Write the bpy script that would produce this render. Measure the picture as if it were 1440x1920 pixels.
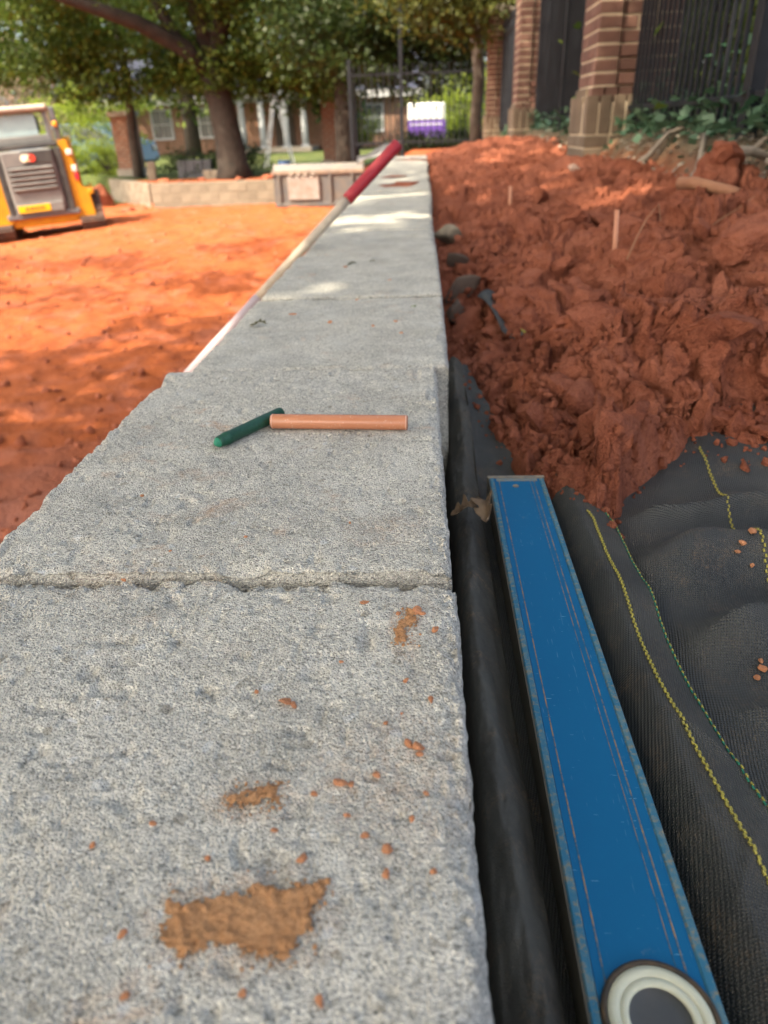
import bpy, math, random
import numpy as np
from mathutils import Vector, Matrix, Euler

for o in list(bpy.data.objects):
    bpy.data.objects.remove(o)
SC = bpy.context.scene
COL = SC.collection
R = random.Random(7)
RNG = np.random.default_rng(11)
rad = math.radians

# ------------------------------------------------------------------ camera
CAMPOS = Vector((-0.06, 0.0, 0.265))
_f = 1350.0
_vy = Vector((788 - 720, 233 - 960, _f)).normalized()
_yd = (_f * _f + 68 * 94) / 727.0
_dn = Vector((94, _yd, _f)).normalized()
_Y, _Z = _vy, -_dn
_X = _Y.cross(_Z)
cam_d = bpy.data.cameras.new("camera")
cam = bpy.data.objects.new("camera", cam_d)
COL.objects.link(cam)
right = Vector((_X.x, _Y.x, _Z.x)); down = Vector((_X.y, _Y.y, _Z.y)); fwd = Vector((_X.z, _Y.z, _Z.z))
mw = Matrix((( right.x, -down.x, -fwd.x, CAMPOS.x),
             ( right.y, -down.y, -fwd.y, CAMPOS.y),
             ( right.z, -down.z, -fwd.z, CAMPOS.z), (0, 0, 0, 1)))
cam.matrix_world = mw
cam_d.sensor_fit = 'VERTICAL'
cam_d.sensor_height = 36.0
cam_d.lens = 36.0 * _f / 1920.0
cam_d.clip_start = 0.01
cam_d.clip_end = 2000
cam_d.dof.use_dof = True
cam_d.dof.focus_distance = 0.52
cam_d.dof.aperture_fstop = 8.0
SC.camera = cam

# ------------------------------------------------------------------ light
SUN = Vector((-0.46, -0.43, 0.78)).normalized()      # towards the sun: behind and to the left
SUN_EL = math.asin(SUN.z)
SUN_AZ = math.atan2(SUN.x, SUN.y)
w = bpy.data.worlds.new("World"); SC.world = w; w.use_nodes = True
nt = w.node_tree; nt.nodes.clear()
sky = nt.nodes.new('ShaderNodeTexSky'); sky.sky_type = 'NISHITA'; sky.sun_disc = False
sky.sun_elevation = SUN_EL; sky.sun_rotation = SUN_AZ % (2 * math.pi)
sky.air_density = 0.6; sky.dust_density = 6.0; sky.ozone_density = 0.3
bg = nt.nodes.new('ShaderNodeBackground'); bg.inputs[1].default_value = 0.15
wo = nt.nodes.new('ShaderNodeOutputWorld')
nt.links.new(sky.outputs[0], bg.inputs[0]); nt.links.new(bg.outputs[0], wo.inputs[0])
sd = bpy.data.lights.new("sun", 'SUN'); sd.energy = 2.0; sd.angle = rad(0.53); sd.color = (1.0, 0.90, 0.78)
sun = bpy.data.objects.new("sun", sd); COL.objects.link(sun)
sun.rotation_euler = SUN.to_track_quat('Z', 'Y').to_euler()
sun.location = (-8, -8, 12)
SC.view_settings.view_transform = 'Standard'
SC.view_settings.look = 'None'
SC.view_settings.exposure = 2.4
SC.view_settings.use_white_balance = True
SC.view_settings.white_balance_temperature = 7250
SC.view_settings.white_balance_tint = 4
SC.view_settings.gamma = 1
SC.view_settings.use_curve_mapping = False
SC.cycles.use_denoising = True
SC.cycles.max_bounces = 8
SC.cycles.transparent_max_bounces = 8

# ------------------------------------------------------------------ noise (numpy)
def _h(ix, iy, iz, seed):
    n = (ix.astype(np.int64) * 374761393 + iy.astype(np.int64) * 668265263 + iz.astype(np.int64) * 2147483647 + seed * 1274126177) & 0xffffffff
    n = ((n ^ (n >> 13)) * 1274126177) & 0xffffffff
    n = ((n ^ (n >> 16)) * 2246822519) & 0xffffffff
    n = n ^ (n >> 15)
    return (n & 0xffffff).astype(np.float64) / float(0xffffff)
def vnoise(x, y, z=None, seed=0):
    x = np.asarray(x, float); y = np.asarray(y, float)
    z = np.zeros_like(x) if z is None else np.asarray(z, float) + 0 * x
    fx, fy, fz = np.floor(x), np.floor(y), np.floor(z)
    u, v, ww = x - fx, y - fy, z - fz
    u = u * u * u * (u * (u * 6 - 15) + 10); v = v * v * v * (v * (v * 6 - 15) + 10); ww = ww * ww * ww * (ww * (ww * 6 - 15) + 10)
    r = 0
    for dz in (0, 1):
        wz = ww if dz else 1 - ww
        for dy in (0, 1):
            wy = v if dy else 1 - v
            for dx in (0, 1):
                wx = u if dx else 1 - u
                r = r + _h(fx + dx, fy + dy, fz + dz, seed) * wx * wy * wz
    return r * 2 - 1
def fbm(x, y, z=None, octv=4, seed=0, gain=0.5):
    a, s, t = 1.0, 0, 0
    f = 1.0
    for i in range(octv):
        s = s + a * vnoise(np.asarray(x) * f, np.asarray(y) * f, None if z is None else np.asarray(z) * f, seed + i * 17)
        t += a; a *= gain; f *= 2.03
    return s / t
def worley(x, y, seed=0):
    """distance to the nearest cell point, second nearest and the id of the nearest one"""
    fx, fy = np.floor(x), np.floor(y)
    d1 = np.full(np.shape(x), 9.0); d2 = d1.copy(); idv = np.zeros_like(d1)
    for dx in (-1, 0, 1):
        for dy in (-1, 0, 1):
            cx, cy = fx + dx, fy + dy
            px = cx + _h(cx, cy, cx * 0, seed); py = cy + _h(cx, cy, cx * 0, seed + 5)
            d = np.hypot(x - px, y - py)
            v = _h(cx, cy, cx * 0, seed + 9)
            nearer = d < d1
            d2 = np.where(nearer, d1, np.minimum(d2, d))
            idv = np.where(nearer, v, idv)
            d1 = np.where(nearer, d, d1)
    return d1, d2, idv
def facet(x, y, seed, tilt=1.6, rnd=.16):
    """broken lumps: each cell a tilted flat top with its own height and rounded rim, 0..~1"""
    fx, fy = np.floor(x), np.floor(y)
    d1 = np.full(np.shape(x), 9.0); d2 = d1.copy(); h = np.zeros_like(d1)
    for dx in (-1, 0, 1):
        for dy in (-1, 0, 1):
            cx, cy = fx + dx, fy + dy
            ox = x - (cx + _h(cx, cy, cx * 0, seed)); oy = y - (cy + _h(cx, cy, cx * 0, seed + 5))
            d = np.hypot(ox, oy)
            v = _h(cx, cy, cx * 0, seed + 9) + tilt * ((_h(cx, cy, cx * 0, seed + 11) - .5) * ox + (_h(cx, cy, cx * 0, seed + 13) - .5) * oy)
            nearer = d < d1
            d2 = np.where(nearer, d1, np.minimum(d2, d)); h = np.where(nearer, v, h); d1 = np.where(nearer, d, d1)
    return h * sst(-.02, rnd, d2 - d1) + .25 * (1 - d1 * d1)
def sst(a, b, x):
    t = np.clip((np.asarray(x, float) - a) / (b - a), 0, 1)
    return t * t * (3 - 2 * t)

# ------------------------------------------------------------------ mesh helpers
def mesh_np(name, V, F, smooth=True):
    V = np.ascontiguousarray(V, dtype=np.float32).reshape(-1, 3)
    F = np.ascontiguousarray(F, dtype=np.int32)
    k = F.shape[1]; n = len(F)
    me = bpy.data.meshes.new(name)
    me.vertices.add(len(V)); me.vertices.foreach_set("co", V.ravel())
    me.loops.add(n * k); me.loops.foreach_set("vertex_index", F.ravel())
    me.polygons.add(n)
    me.polygons.foreach_set("loop_start", np.arange(n, dtype=np.int32) * k)
    me.polygons.foreach_set("loop_total", np.full(n, k, dtype=np.int32))
    if smooth:
        me.polygons.foreach_set("use_smooth", np.ones(n, dtype=bool))
    me.update(calc_edges=True); me.validate()
    return me
def grid_faces(nu, nv):
    """vertex index = i*nv + j, i over nu and j over nv"""
    i, j = np.meshgrid(np.arange(nu - 1), np.arange(nv - 1), indexing='ij')
    a = (i * nv + j).ravel()
    return np.stack([a, a + nv, a + nv + 1, a + 1], 1)
def link(name, me, m=None, parent=None, loc=None, rot=None):
    o = bpy.data.objects.new(name, me)
    COL.objects.link(o)
    if m is not None and me is not None and len(me.materials) == 0:
        me.materials.append(m)
    if parent is not None: o.parent = parent
    if loc is not None: o.location = loc
    if rot is not None: o.rotation_euler = rot
    return o
def tag(o, label, cat, group=None):
    o["label"] = label; o["category"] = cat
    if group: o["group"] = group
    return o
def thing(name, label, cat, loc=(0, 0, 0), rot=(0, 0, 0), group=None):
    o = bpy.data.objects.new(name, None); COL.objects.link(o)
    o.location = loc; o.rotation_euler = rot; o.empty_display_size = 0.1
    return tag(o, label, cat, group)
class MB:
    """collects boxes, tubes and polygons as one mesh"""
    def __init__(self): self.v = []; self.f = []
    def add(self, vs, fs):
        b = len(self.v); self.v += [tuple(p) for p in vs]; self.f += [tuple(b + i for i in q) for q in fs]; return self
    def box(self, x0, x1, y0, y1, z0, z1, M=None, bev=0.0):
        if bev > 0:
            b = min(bev, (x1 - x0) * .45, (y1 - y0) * .45, (z1 - z0) * .45)
            P = []
            for sx in (0, 1):
                for sy in (0, 1):
                    for sz in (0, 1):
                        X = x1 if sx else x0; Yv = y1 if sy else y0; Zv = z1 if sz else z0
                        ix = X - b if sx else X + b; iy = Yv - b if sy else Yv + b; iz = Zv - b if sz else Zv + b
                        P += [(X, iy, iz), (ix, Yv, iz), (ix, iy, Zv)]
            def I(sx, sy, sz, k): return (sx * 4 + sy * 2 + sz) * 3 + k
            F = []
            for k in range(3):
                for s in (0, 1):
                    c = []
                    for (p, q) in ((0, 0), (1, 0), (1, 1), (0, 1)):
                        t = [0, 0, 0]; t[k] = s; oth = [a for a in range(3) if a != k]; t[oth[0]] = p; t[oth[1]] = q
                        c.append(I(*t, k))
                    flip = (k == 1) ^ (s == 0)
                    F.append(tuple(reversed(c)) if flip else tuple(c))
            for k in range(3):
                oth = [a for a in range(3) if a != k]
                for p in (0, 1):
                    for q in (0, 1):
                        t0 = [0, 0, 0]; t1 = [0, 0, 0]; t1[k] = 1
                        t0[oth[0]] = t1[oth[0]] = p; t0[oth[1]] = t1[oth[1]] = q
                        F.append((I(*t0, oth[0]), I(*t1, oth[0]), I(*t1, oth[1]), I(*t0, oth[1])))
            for sx in (0, 1):
                for sy in (0, 1):
                    for sz in (0, 1):
                        F.append((I(sx, sy, sz, 0), I(sx, sy, sz, 1), I(sx, sy, sz, 2)))
        else:
            P = [(x0, y0, z0), (x1, y0, z0), (x1, y1, z0), (x0, y1, z0), (x0, y0, z1), (x1, y0, z1), (x1, y1, z1), (x0, y1, z1)]
            F = [(0, 3, 2, 1), (4, 5, 6, 7), (0, 1, 5, 4), (1, 2, 6, 5), (2, 3, 7, 6), (3, 0, 4, 7)]
        if M is not None: P = [tuple(M @ Vector(p)) for p in P]
        return self.add(P, F)
    def tube(self, pts, rr, seg=10, cap=True):
        pts = [Vector(p) for p in pts]; n = len(pts)
        if not hasattr(rr, '__len__'): rr = [rr] * n
        vs, fs = [], []
        up = Vector((0, 0, 1)) if abs((pts[-1] - pts[0]).normalized().z) < .95 else Vector((1, 0, 0))
        for i, p in enumerate(pts):
            d = (pts[min(i + 1, n - 1)] - pts[max(i - 1, 0)]).normalized()
            a = d.cross(up).normalized(); b = a.cross(d)
            for k in range(seg):
                t = 2 * math.pi * k / seg
                vs.append(p + (a * math.cos(t) + b * math.sin(t)) * rr[i])
        for i in range(n - 1):
            for k in range(seg):
                k2 = (k + 1) % seg
                fs.append((i * seg + k, i * seg + k2, (i + 1) * seg + k2, (i + 1) * seg + k))
        if cap:
            fs.append(tuple(range(seg))); fs.append(tuple((n - 1) * seg + k for k in reversed(range(seg))))
        return self.add(vs, fs)
    def prism(self, poly, axis, a, b):
        """poly: 2D points in the two other axes, extruded along axis from a to b"""
        n = len(poly)
        def P(p, t):
            if axis == 0: return (t, p[0], p[1])
            if axis == 1: return (p[0], t, p[1])
            return (p[0], p[1], t)
        vs = [P(p, a) for p in poly] + [P(p, b) for p in poly]
        fs = [tuple(range(n)), tuple(reversed(range(n, 2 * n)))]
        for i in range(n):
            j = (i + 1) % n
            fs.append((i, i + n, j + n, j))
        return self.add(vs, fs)
    def mesh(self, name, smooth=False):
        me = bpy.data.meshes.new(name); me.from_pydata(self.v, [], self.f)
        import bmesh
        bm = bmesh.new(); bm.from_mesh(me); bmesh.ops.recalc_face_normals(bm, faces=bm.faces); bm.to_mesh(me); bm.free()
        if smooth:
            for p in me.polygons: p.use_smooth = True
        me.update(); return me
    def build(self, name, m, parent=None, loc=None, rot=None, smooth=False):
        return link(name, self.mesh(name, smooth), m, parent, loc, rot)

# ------------------------------------------------------------------ materials
def new_mat(name):
    m = bpy.data.materials.new(name); m.use_nodes = True
    t = m.node_tree; t.nodes.clear()
    out = t.nodes.new('ShaderNodeOutputMaterial'); b = t.nodes.new('ShaderNodeBsdfPrincipled')
    t.links.new(b.outputs[0], out.inputs[0])
    return m, t, b, out
def N(t, typ, **kw):
    n = t.nodes.new(typ)
    for k, v in kw.items():
        if k.startswith('i_'): n.inputs[k[2:].replace('_', ' ')].default_value = v
        else: setattr(n, k, v)
    return n
def ramp(t, fac, stops):
    r = t.nodes.new('ShaderNodeValToRGB')
    e = r.color_ramp.elements
    while len(e) > 1: e.remove(e[-1])
    for i, (p, c) in enumerate(stops):
        q = e[0] if i == 0 else e.new(p)
        q.position = p; q.color = (*c, 1) if len(c) == 3 else c
    t.links.new(fac, r.inputs[0]); return r.outputs[0]
def mixc(t, fac, a, b, mode='MIX'):
    m = t.nodes.new('ShaderNodeMix'); m.data_type = 'RGBA'; m.blend_type = mode
    for sock, v in ((m.inputs[0], fac), (m.inputs[6], a), (m.inputs[7], b)):
        if hasattr(v, 'is_linked') or isinstance(v, bpy.types.NodeSocket): t.links.new(v, sock)
        elif isinstance(v, (int, float)): sock.default_value = v
        else: sock.default_value = (*v, 1)
    return m.outputs[2]
def mth(t, op, a, b=None, c=None):
    m = t.nodes.new('ShaderNodeMath'); m.operation = op
    for i, v in enumerate((a, b, c)):
        if v is None: continue
        if isinstance(v, bpy.types.NodeSocket): t.links.new(v, m.inputs[i])
        else: m.inputs[i].default_value = v
    return m.outputs[0]
def coords(t, kind='Object'):
    if kind == 'World': return t.nodes.new('ShaderNodeNewGeometry').outputs['Position']
    return t.nodes.new('ShaderNodeTexCoord').outputs[kind]
def noise(t, co, scale, detail=4, rough=.55, dist=0.0):
    n = t.nodes.new('ShaderNodeTexNoise'); n.inputs['Scale'].default_value = scale; n.inputs['Detail'].default_value = detail
    n.inputs['Roughness'].default_value = rough; n.inputs['Distortion'].default_value = dist
    t.links.new(co, n.inputs['Vector']); return n.outputs['Fac']
def voro(t, co, scale, feature='F1', out='Distance'):
    n = t.nodes.new('ShaderNodeTexVoronoi'); n.feature = feature; n.inputs['Scale'].default_value = scale
    t.links.new(co, n.inputs['Vector']); return n.outputs[out]
def bump(t, b, h, strength, dist, prev=None):
    n = t.nodes.new('ShaderNodeBump'); n.inputs['Strength'].default_value = strength; n.inputs['Distance'].default_value = dist
    t.links.new(h, n.inputs['Height'])
    if prev is not None: t.links.new(prev, n.inputs['Normal'])
    t.links.new(n.outputs[0], b.inputs['Normal']); return n.outputs[0]
def pm(name, c1, c2=None, scale=8, rough=.6, bstr=.3, bscale=60, bdist=.003, metal=0, spec=.4, kind='Object', island=0):
    m, t, b, out = new_mat(name)
    b.inputs['Roughness'].default_value = rough; b.inputs['Metallic'].default_value = metal
    b.inputs['Specular IOR Level'].default_value = spec
    c2 = c2 or tuple(x * .75 for x in c1)
    co = coords(t, kind)
    c = mixc(t, ramp(t, noise(t, co, scale), [(.3, (0, 0, 0)), (.7, (1, 1, 1))]), c1, c2)
    if island:
        rnd = t.nodes.new('ShaderNodeObjectInfo').outputs['Random']
        hs = t.nodes.new('ShaderNodeHueSaturation'); t.links.new(c, hs.inputs['Color'])
        t.links.new(mth(t, 'MULTIPLY_ADD', rnd, island, 1 - island / 2), hs.inputs['Value']); c = hs.outputs[0]
    t.links.new(c, b.inputs['Base Color'])
    if bstr > 0: bump(t, b, noise(t, co, bscale), bstr, bdist)
    return m
def leaf_mat(name, c1, c2, trans=.45, rough=.5):
    m, t, b, out = new_mat(name)
    g = t.nodes.new('ShaderNodeNewGeometry')
    c = mixc(t, g.outputs['Random Per Island'], c1, c2)
    t.links.new(c, b.inputs['Base Color']); b.inputs['Roughness'].default_value = rough
    b.inputs['Specular IOR Level'].default_value = .35
    tr = t.nodes.new('ShaderNodeBsdfTranslucent')
    t.links.new(mixc(t, .5, c, tuple(min(1, 1.5 * x) for x in c1)), tr.inputs['Color'])
    mx = t.nodes.new('ShaderNodeMixShader'); mx.inputs[0].default_value = trans
    t.links.new(b.outputs[0], mx.inputs[1]); t.links.new(tr.outputs[0], mx.inputs[2]); t.links.new(mx.outputs[0], out.inputs[0])
    return m

def concrete_mat():
    m, t, b, out = new_mat("concrete")
    co = coords(t, 'World')
    n1 = noise(t, co, 9, 4, .6); n2 = noise(t, co, 45, 4, .6); n3 = noise(t, co, 1000, 2, .6)
    v1 = voro(t, co, 760, 'F1', 'Color')
    base = mixc(t, ramp(t, n1, [(.3, (0, 0, 0)), (.7, (1, 1, 1))]), (.56, .545, .505), (.64, .605, .53))
    base = mixc(t, ramp(t, n2, [(.35, (0, 0, 0)), (.7, (1, 1, 1))]), base, (.68, .65, .585))
    sp = t.nodes.new('ShaderNodeSeparateColor'); t.links.new(v1, sp.inputs[0])
    g = ramp(t, sp.outputs[0], [(0, (.34, .34, .33)), (.12, (.58, .58, .57)), (.30, (.90, .90, .89)), (.75, (1.03, 1.02, 1.0)), (.92, (1.18, 1.17, 1.14)), (1, (1.32, 1.31, 1.27))])
    base = mixc(t, .9, base, g, 'MULTIPLY')
    base = mixc(t, .8, base, ramp(t, n3, [(.3, (.66, .66, .65)), (.6, (1.12, 1.12, 1.10))]), 'MULTIPLY')
    n4 = noise(t, co, 150, 4, .65)
    base = mixc(t, .6, base, ramp(t, n4, [(.30, (.62, .61, .58)), (.44, (1, 1, 1)), (.72, (1.08, 1.08, 1.06))]), 'MULTIPLY')
    v2 = t.nodes.new('ShaderNodeSeparateColor'); t.links.new(voro(t, co, 210, 'F1', 'Color'), v2.inputs[0])
    base = mixc(t, ramp(t, v2.outputs[1], [(.994, (0, 0, 0)), (.996, (.5, .5, .5))]), base, (.66, .68, .68))
    base = mixc(t, ramp(t, v2.outputs[2], [(.990, (0, 0, 0)), (.993, (.6, .6, .6))]), base, (.24, .21, .16))
    # clay dust in patches, olive tint in others
    st = noise(t, co, 26, 5, .65, .6); st2 = noise(t, co, 5.5, 3, .5)
    mask = mth(t, 'MULTIPLY', ramp(t, st, [(.57, (0, 0, 0)), (.72, (1, 1, 1))]), ramp(t, st2, [(.45, (0, 0, 0)), (.62, (1, 1, 1))]))
    base = mixc(t, mth(t, 'MULTIPLY', mask, .6), base, (.56, .30, .15))
    for (hx_, hy_, rx_, ry_, k_) in ((-.130, .166, .045, .026, .75), (-.138, .221, .026, .016, .65), (-.072, .345, .012, .035, .6), (-.075, .235, .045, .05, .42), (-.27, .40, .05, .03, .25), (-.09, .46, .03, .03, .35)):
        mp_ = t.nodes.new('ShaderNodeMapping'); mp_.vector_type = 'TEXTURE'; mp_.inputs['Location'].default_value = (hx_, hy_, 0); mp_.inputs['Scale'].default_value = (rx_, ry_, 1)
        t.links.new(co, mp_.inputs[0]); ln = t.nodes.new('ShaderNodeVectorMath'); ln.operation = 'LENGTH'; t.links.new(mp_.outputs[0], ln.inputs[0])
        fall_ = mth(t, 'MAXIMUM', mth(t, 'SUBTRACT', 1.0, ln.outputs['Value']), 0)
        f2_ = mth(t, 'MULTIPLY', mth(t, 'POWER', fall_, .7), ramp(t, noise(t, co, 130, 5, .75), [(.42, (0, 0, 0)), (.66, (1, 1, 1))]))
        base = mixc(t, mth(t, 'MULTIPLY', f2_, k_), base, (.56, .30, .14))
    op_ = ramp(t, noise(t, co, 13, 4, .6, .5), [(.42, (0, 0, 0)), (.62, (1, 1, 1))])
    base = mixc(t, mth(t, 'MULTIPLY', mth(t, 'MULTIPLY', op_, ramp(t, noise(t, co, 520, 2, .6), [(.48, (1, 1, 1)), (.56, (0, 0, 0))])), .5), base, (.25, .24, .21))
    sm_ = ramp(t, noise(t, co, 17, 3, .5, .8), [(.60, (0, 0, 0)), (.68, (1, 1, 1))])
    base = mixc(t, mth(t, 'MULTIPLY', sm_, .35), base, (.66, .645, .58))
    st3 = noise(t, co, 34, 5, .6)
    base = mixc(t, mth(t, 'MULTIPLY', ramp(t, st3, [(.60, (0, 0, 0)), (.75, (1, 1, 1))]), .30), base, (.40, .37, .28))
    t.links.new(base, b.inputs['Base Color'])
    b.inputs['Roughness'].default_value = .92; b.inputs['Specular IOR Level'].default_value = .2
    h = mth(t, 'ADD', mth(t, 'MULTIPLY', voro(t, co, 780, 'F1'), -1.0), mth(t, 'MULTIPLY', noise(t, co, 1300, 2, .6), .5))
    bump(t, b, h, 1.0, .0016)
    return m
M_CONC = concrete_mat()
def clay_mat(name, c1, c2, c3, fine=140, bd=.006, big=3.0):
    m, t, b, out = new_mat(name)
    co = coords(t, 'World')
    n1 = noise(t, co, big, 5, .6, .4); n2 = noise(t, co, big * 9, 5, .65)
    c = mixc(t, ramp(t, n1, [(.32, (0, 0, 0)), (.68, (1, 1, 1))]), c1, c2)
    c = mixc(t, ramp(t, n2, [(.45, (0, 0, 0)), (.8, (1, 1, 1))]), c, c3)
    c = mixc(t, .5, c, ramp(t, noise(t, co, fine * 2, 2, .6), [(.3, (.72, .72, .72)), (.7, (1.18, 1.18, 1.18))]), 'MULTIPLY')
    t.links.new(c, b.inputs['Base Color']); b.inputs['Roughness'].default_value = .95; b.inputs['Specular IOR Level'].default_value = .12
    p = bump(t, b, noise(t, co, fine, 5, .75), 1.0, bd * 1.5)
    bump(t, b, noise(t, co, fine * .18, 5, .65), .7, bd * 4, p)
    return m
M_CLAY = clay_mat("red_clay", (.33, .104, .058), (.40, .142, .084), (.19, .053, .030))
M_CRUMB = clay_mat("orange_clay", (.58, .26, .135), (.52, .22, .11), (.62, .30, .16), 700, .001, 40)
M_SMEAR = clay_mat("smeared_clay", (.52, .265, .125), (.62, .34, .17), (.42, .19, .08), 600, .0012, 60)

# ================================================================== GROUND
def ground_z(X, Y):
    X = np.asarray(X, float); Y = np.asarray(Y, float)
    lump = .035 * fbm(X * 1.6, Y * 1.6, octv=4, seed=3) + .03 * fbm(X * 6, Y * 6, octv=3, seed=8)
    lump = lump + .016 * np.sin((Y * .95 - X * .3) * 21 + 2 * vnoise(X * 2, Y * 2, seed=33)) * sst(.1, .5, vnoise(X * .8 + 3, Y * .25, seed=34) + .25 * (X > -3))
    pit = -1.27 + .093 * np.clip(X + 6.6, -3, 1.2) * sst(8.5, 12.5, Y) * sst(18.5, 16, Y) + lump
    bank = -.32 + .50 * sst(.72, 1.12, X) + .05 * sst(1.1, 2.4, X)
    far_bank = -.16 + .0 * X
    bank = bank + (far_bank - bank) * sst(9.5, 13.5, Y)
    lo = np.where(Y < 7.6, -.28, -1.3); hi = np.where(Y < 7.6, -.12, -.15)
    s = np.clip((X - lo) / (hi - lo), 0, 1); s = s * s * (3 - 2 * s)
    z = pit + (bank - pit) * s
    yb = np.where(X < -6.3, 18.12 + (-6.3 - X) * 1.3, 18.12)
    yb = np.where(X > -2.7, 18.12 - 1.0 * sst(-2.7, -1.6, X), yb)
    back = -.74 + .52 * sst(-2.2, .2, X) + .03 * fbm(X * .7, Y * .7, octv=3, seed=5) - .02 * sst(20, 40, Y)
    k = sst(0, 1, (Y - yb) / np.where(X > -2.7, 1.0, .12))
    return z + (back - z) * k
gx = np.concatenate([-np.geomspace(13.2, 320, 16)[::-1], np.linspace(-13, -4.05, 110), np.linspace(-4, -.52, 110), [-.46, -.40, -.34, -.30, -.28, -.24, -.2, -.16, -.12, -.08, -.03], np.linspace(.02, 3.2, 50), np.geomspace(3.5, 320, 16)])
gy = np.concatenate([-np.geomspace(2.2, 120, 12)[::-1], np.linspace(-2, 9, 260), np.linspace(9.05, 24, 180), np.geomspace(25, 700, 16)])
GX, GY = np.meshgrid(gx, gy, indexing='ij')
GV = np.stack([GX, GY, ground_z(GX, GY)], -1)
def ground_mat():
    m, t, b, out = new_mat("ground")
    co = coords(t, 'World')
    sx = t.nodes.new('ShaderNodeSeparateXYZ'); t.links.new(co, sx.inputs[0])
    n1 = noise(t, co, .9, 5, .6, .5); n2 = noise(t, co, 7, 5, .65); n3 = noise(t, co, 40, 4, .7)
    clay = mixc(t, ramp(t, n1, [(.3, (0, 0, 0)), (.7, (1, 1, 1))]), (.285, .072, .024), (.33, .090, .030))
    clay = mixc(t, ramp(t, n2, [(.5, (0, 0, 0)), (.8, (1, 1, 1))]), clay, (.19, .046, .022))
    clay = mixc(t, .6, clay, ramp(t, n3, [(.3, (.75, .75, .75)), (.7, (1.15, 1.15, 1.15))]), 'MULTIPLY')
    clay = mixc(t, mth(t, 'MULTIPLY', ramp(t, noise(t, co, 2.6, 5, .6, .8), [(.5, (0, 0, 0)), (.7, (1, 1, 1))]), .6), clay, (.31, .120, .085))
    damp_sky_ = mth(t, 'MINIMUM', mth(t, 'MAXIMUM', mth(t, 'SUBTRACT', 5.0, mth(t, 'MULTIPLY_ADD', n1, 2.2, sx.outputs[1])), 0), 1)
    clay = mixc(t, mth(t, 'MULTIPLY', damp_sky_, .65), clay, (.27, .115, .085))  # near clay pinker: damp, with bluish skylight painted into the colour
    lit = mixc(t, n2, (.10, .075, .045), (.19, .15, .10))
    grass = mixc(t, ramp(t, n1, [(.4, (0, 0, 0)), (.65, (1, 1, 1))]), (.04, .06, .018), (.09, .10, .032))
    ynoise = mth(t, 'ADD', sx.outputs[1], mth(t, 'MULTIPLY', n1, 1.2))
    far = mth(t, 'SMOOTH_MIN', mth(t, 'MAXIMUM', mth(t, 'MULTIPLY', mth(t, 'SUBTRACT', ynoise, 19.8), 1.5), 0), 1, .1)
    far = mth(t, 'MINIMUM', far, 1)
    rb = mth(t, 'MINIMUM', mth(t, 'MAXIMUM', mth(t, 'MULTIPLY', mth(t, 'SUBTRACT', mth(t, 'ADD', sx.outputs[0], mth(t, 'MULTIPLY', n2, .16)), 1.02), 8), 0), 1)
    c = mixc(t, rb, clay, lit)
    c = mixc(t, far, c, grass)
    t.links.new(c, b.inputs['Base Color']); b.inputs['Roughness'].default_value = .95; b.inputs['Specular IOR Level'].default_value = .15
    p = bump(t, b, noise(t, co, 22, 6, .7), .9, .03)
    bump(t, b, noise(t, co, 5, 4, .6), .6, .06, p)
    return m
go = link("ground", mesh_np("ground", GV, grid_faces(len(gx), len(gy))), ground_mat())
go["kind"] = "structure"

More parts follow.
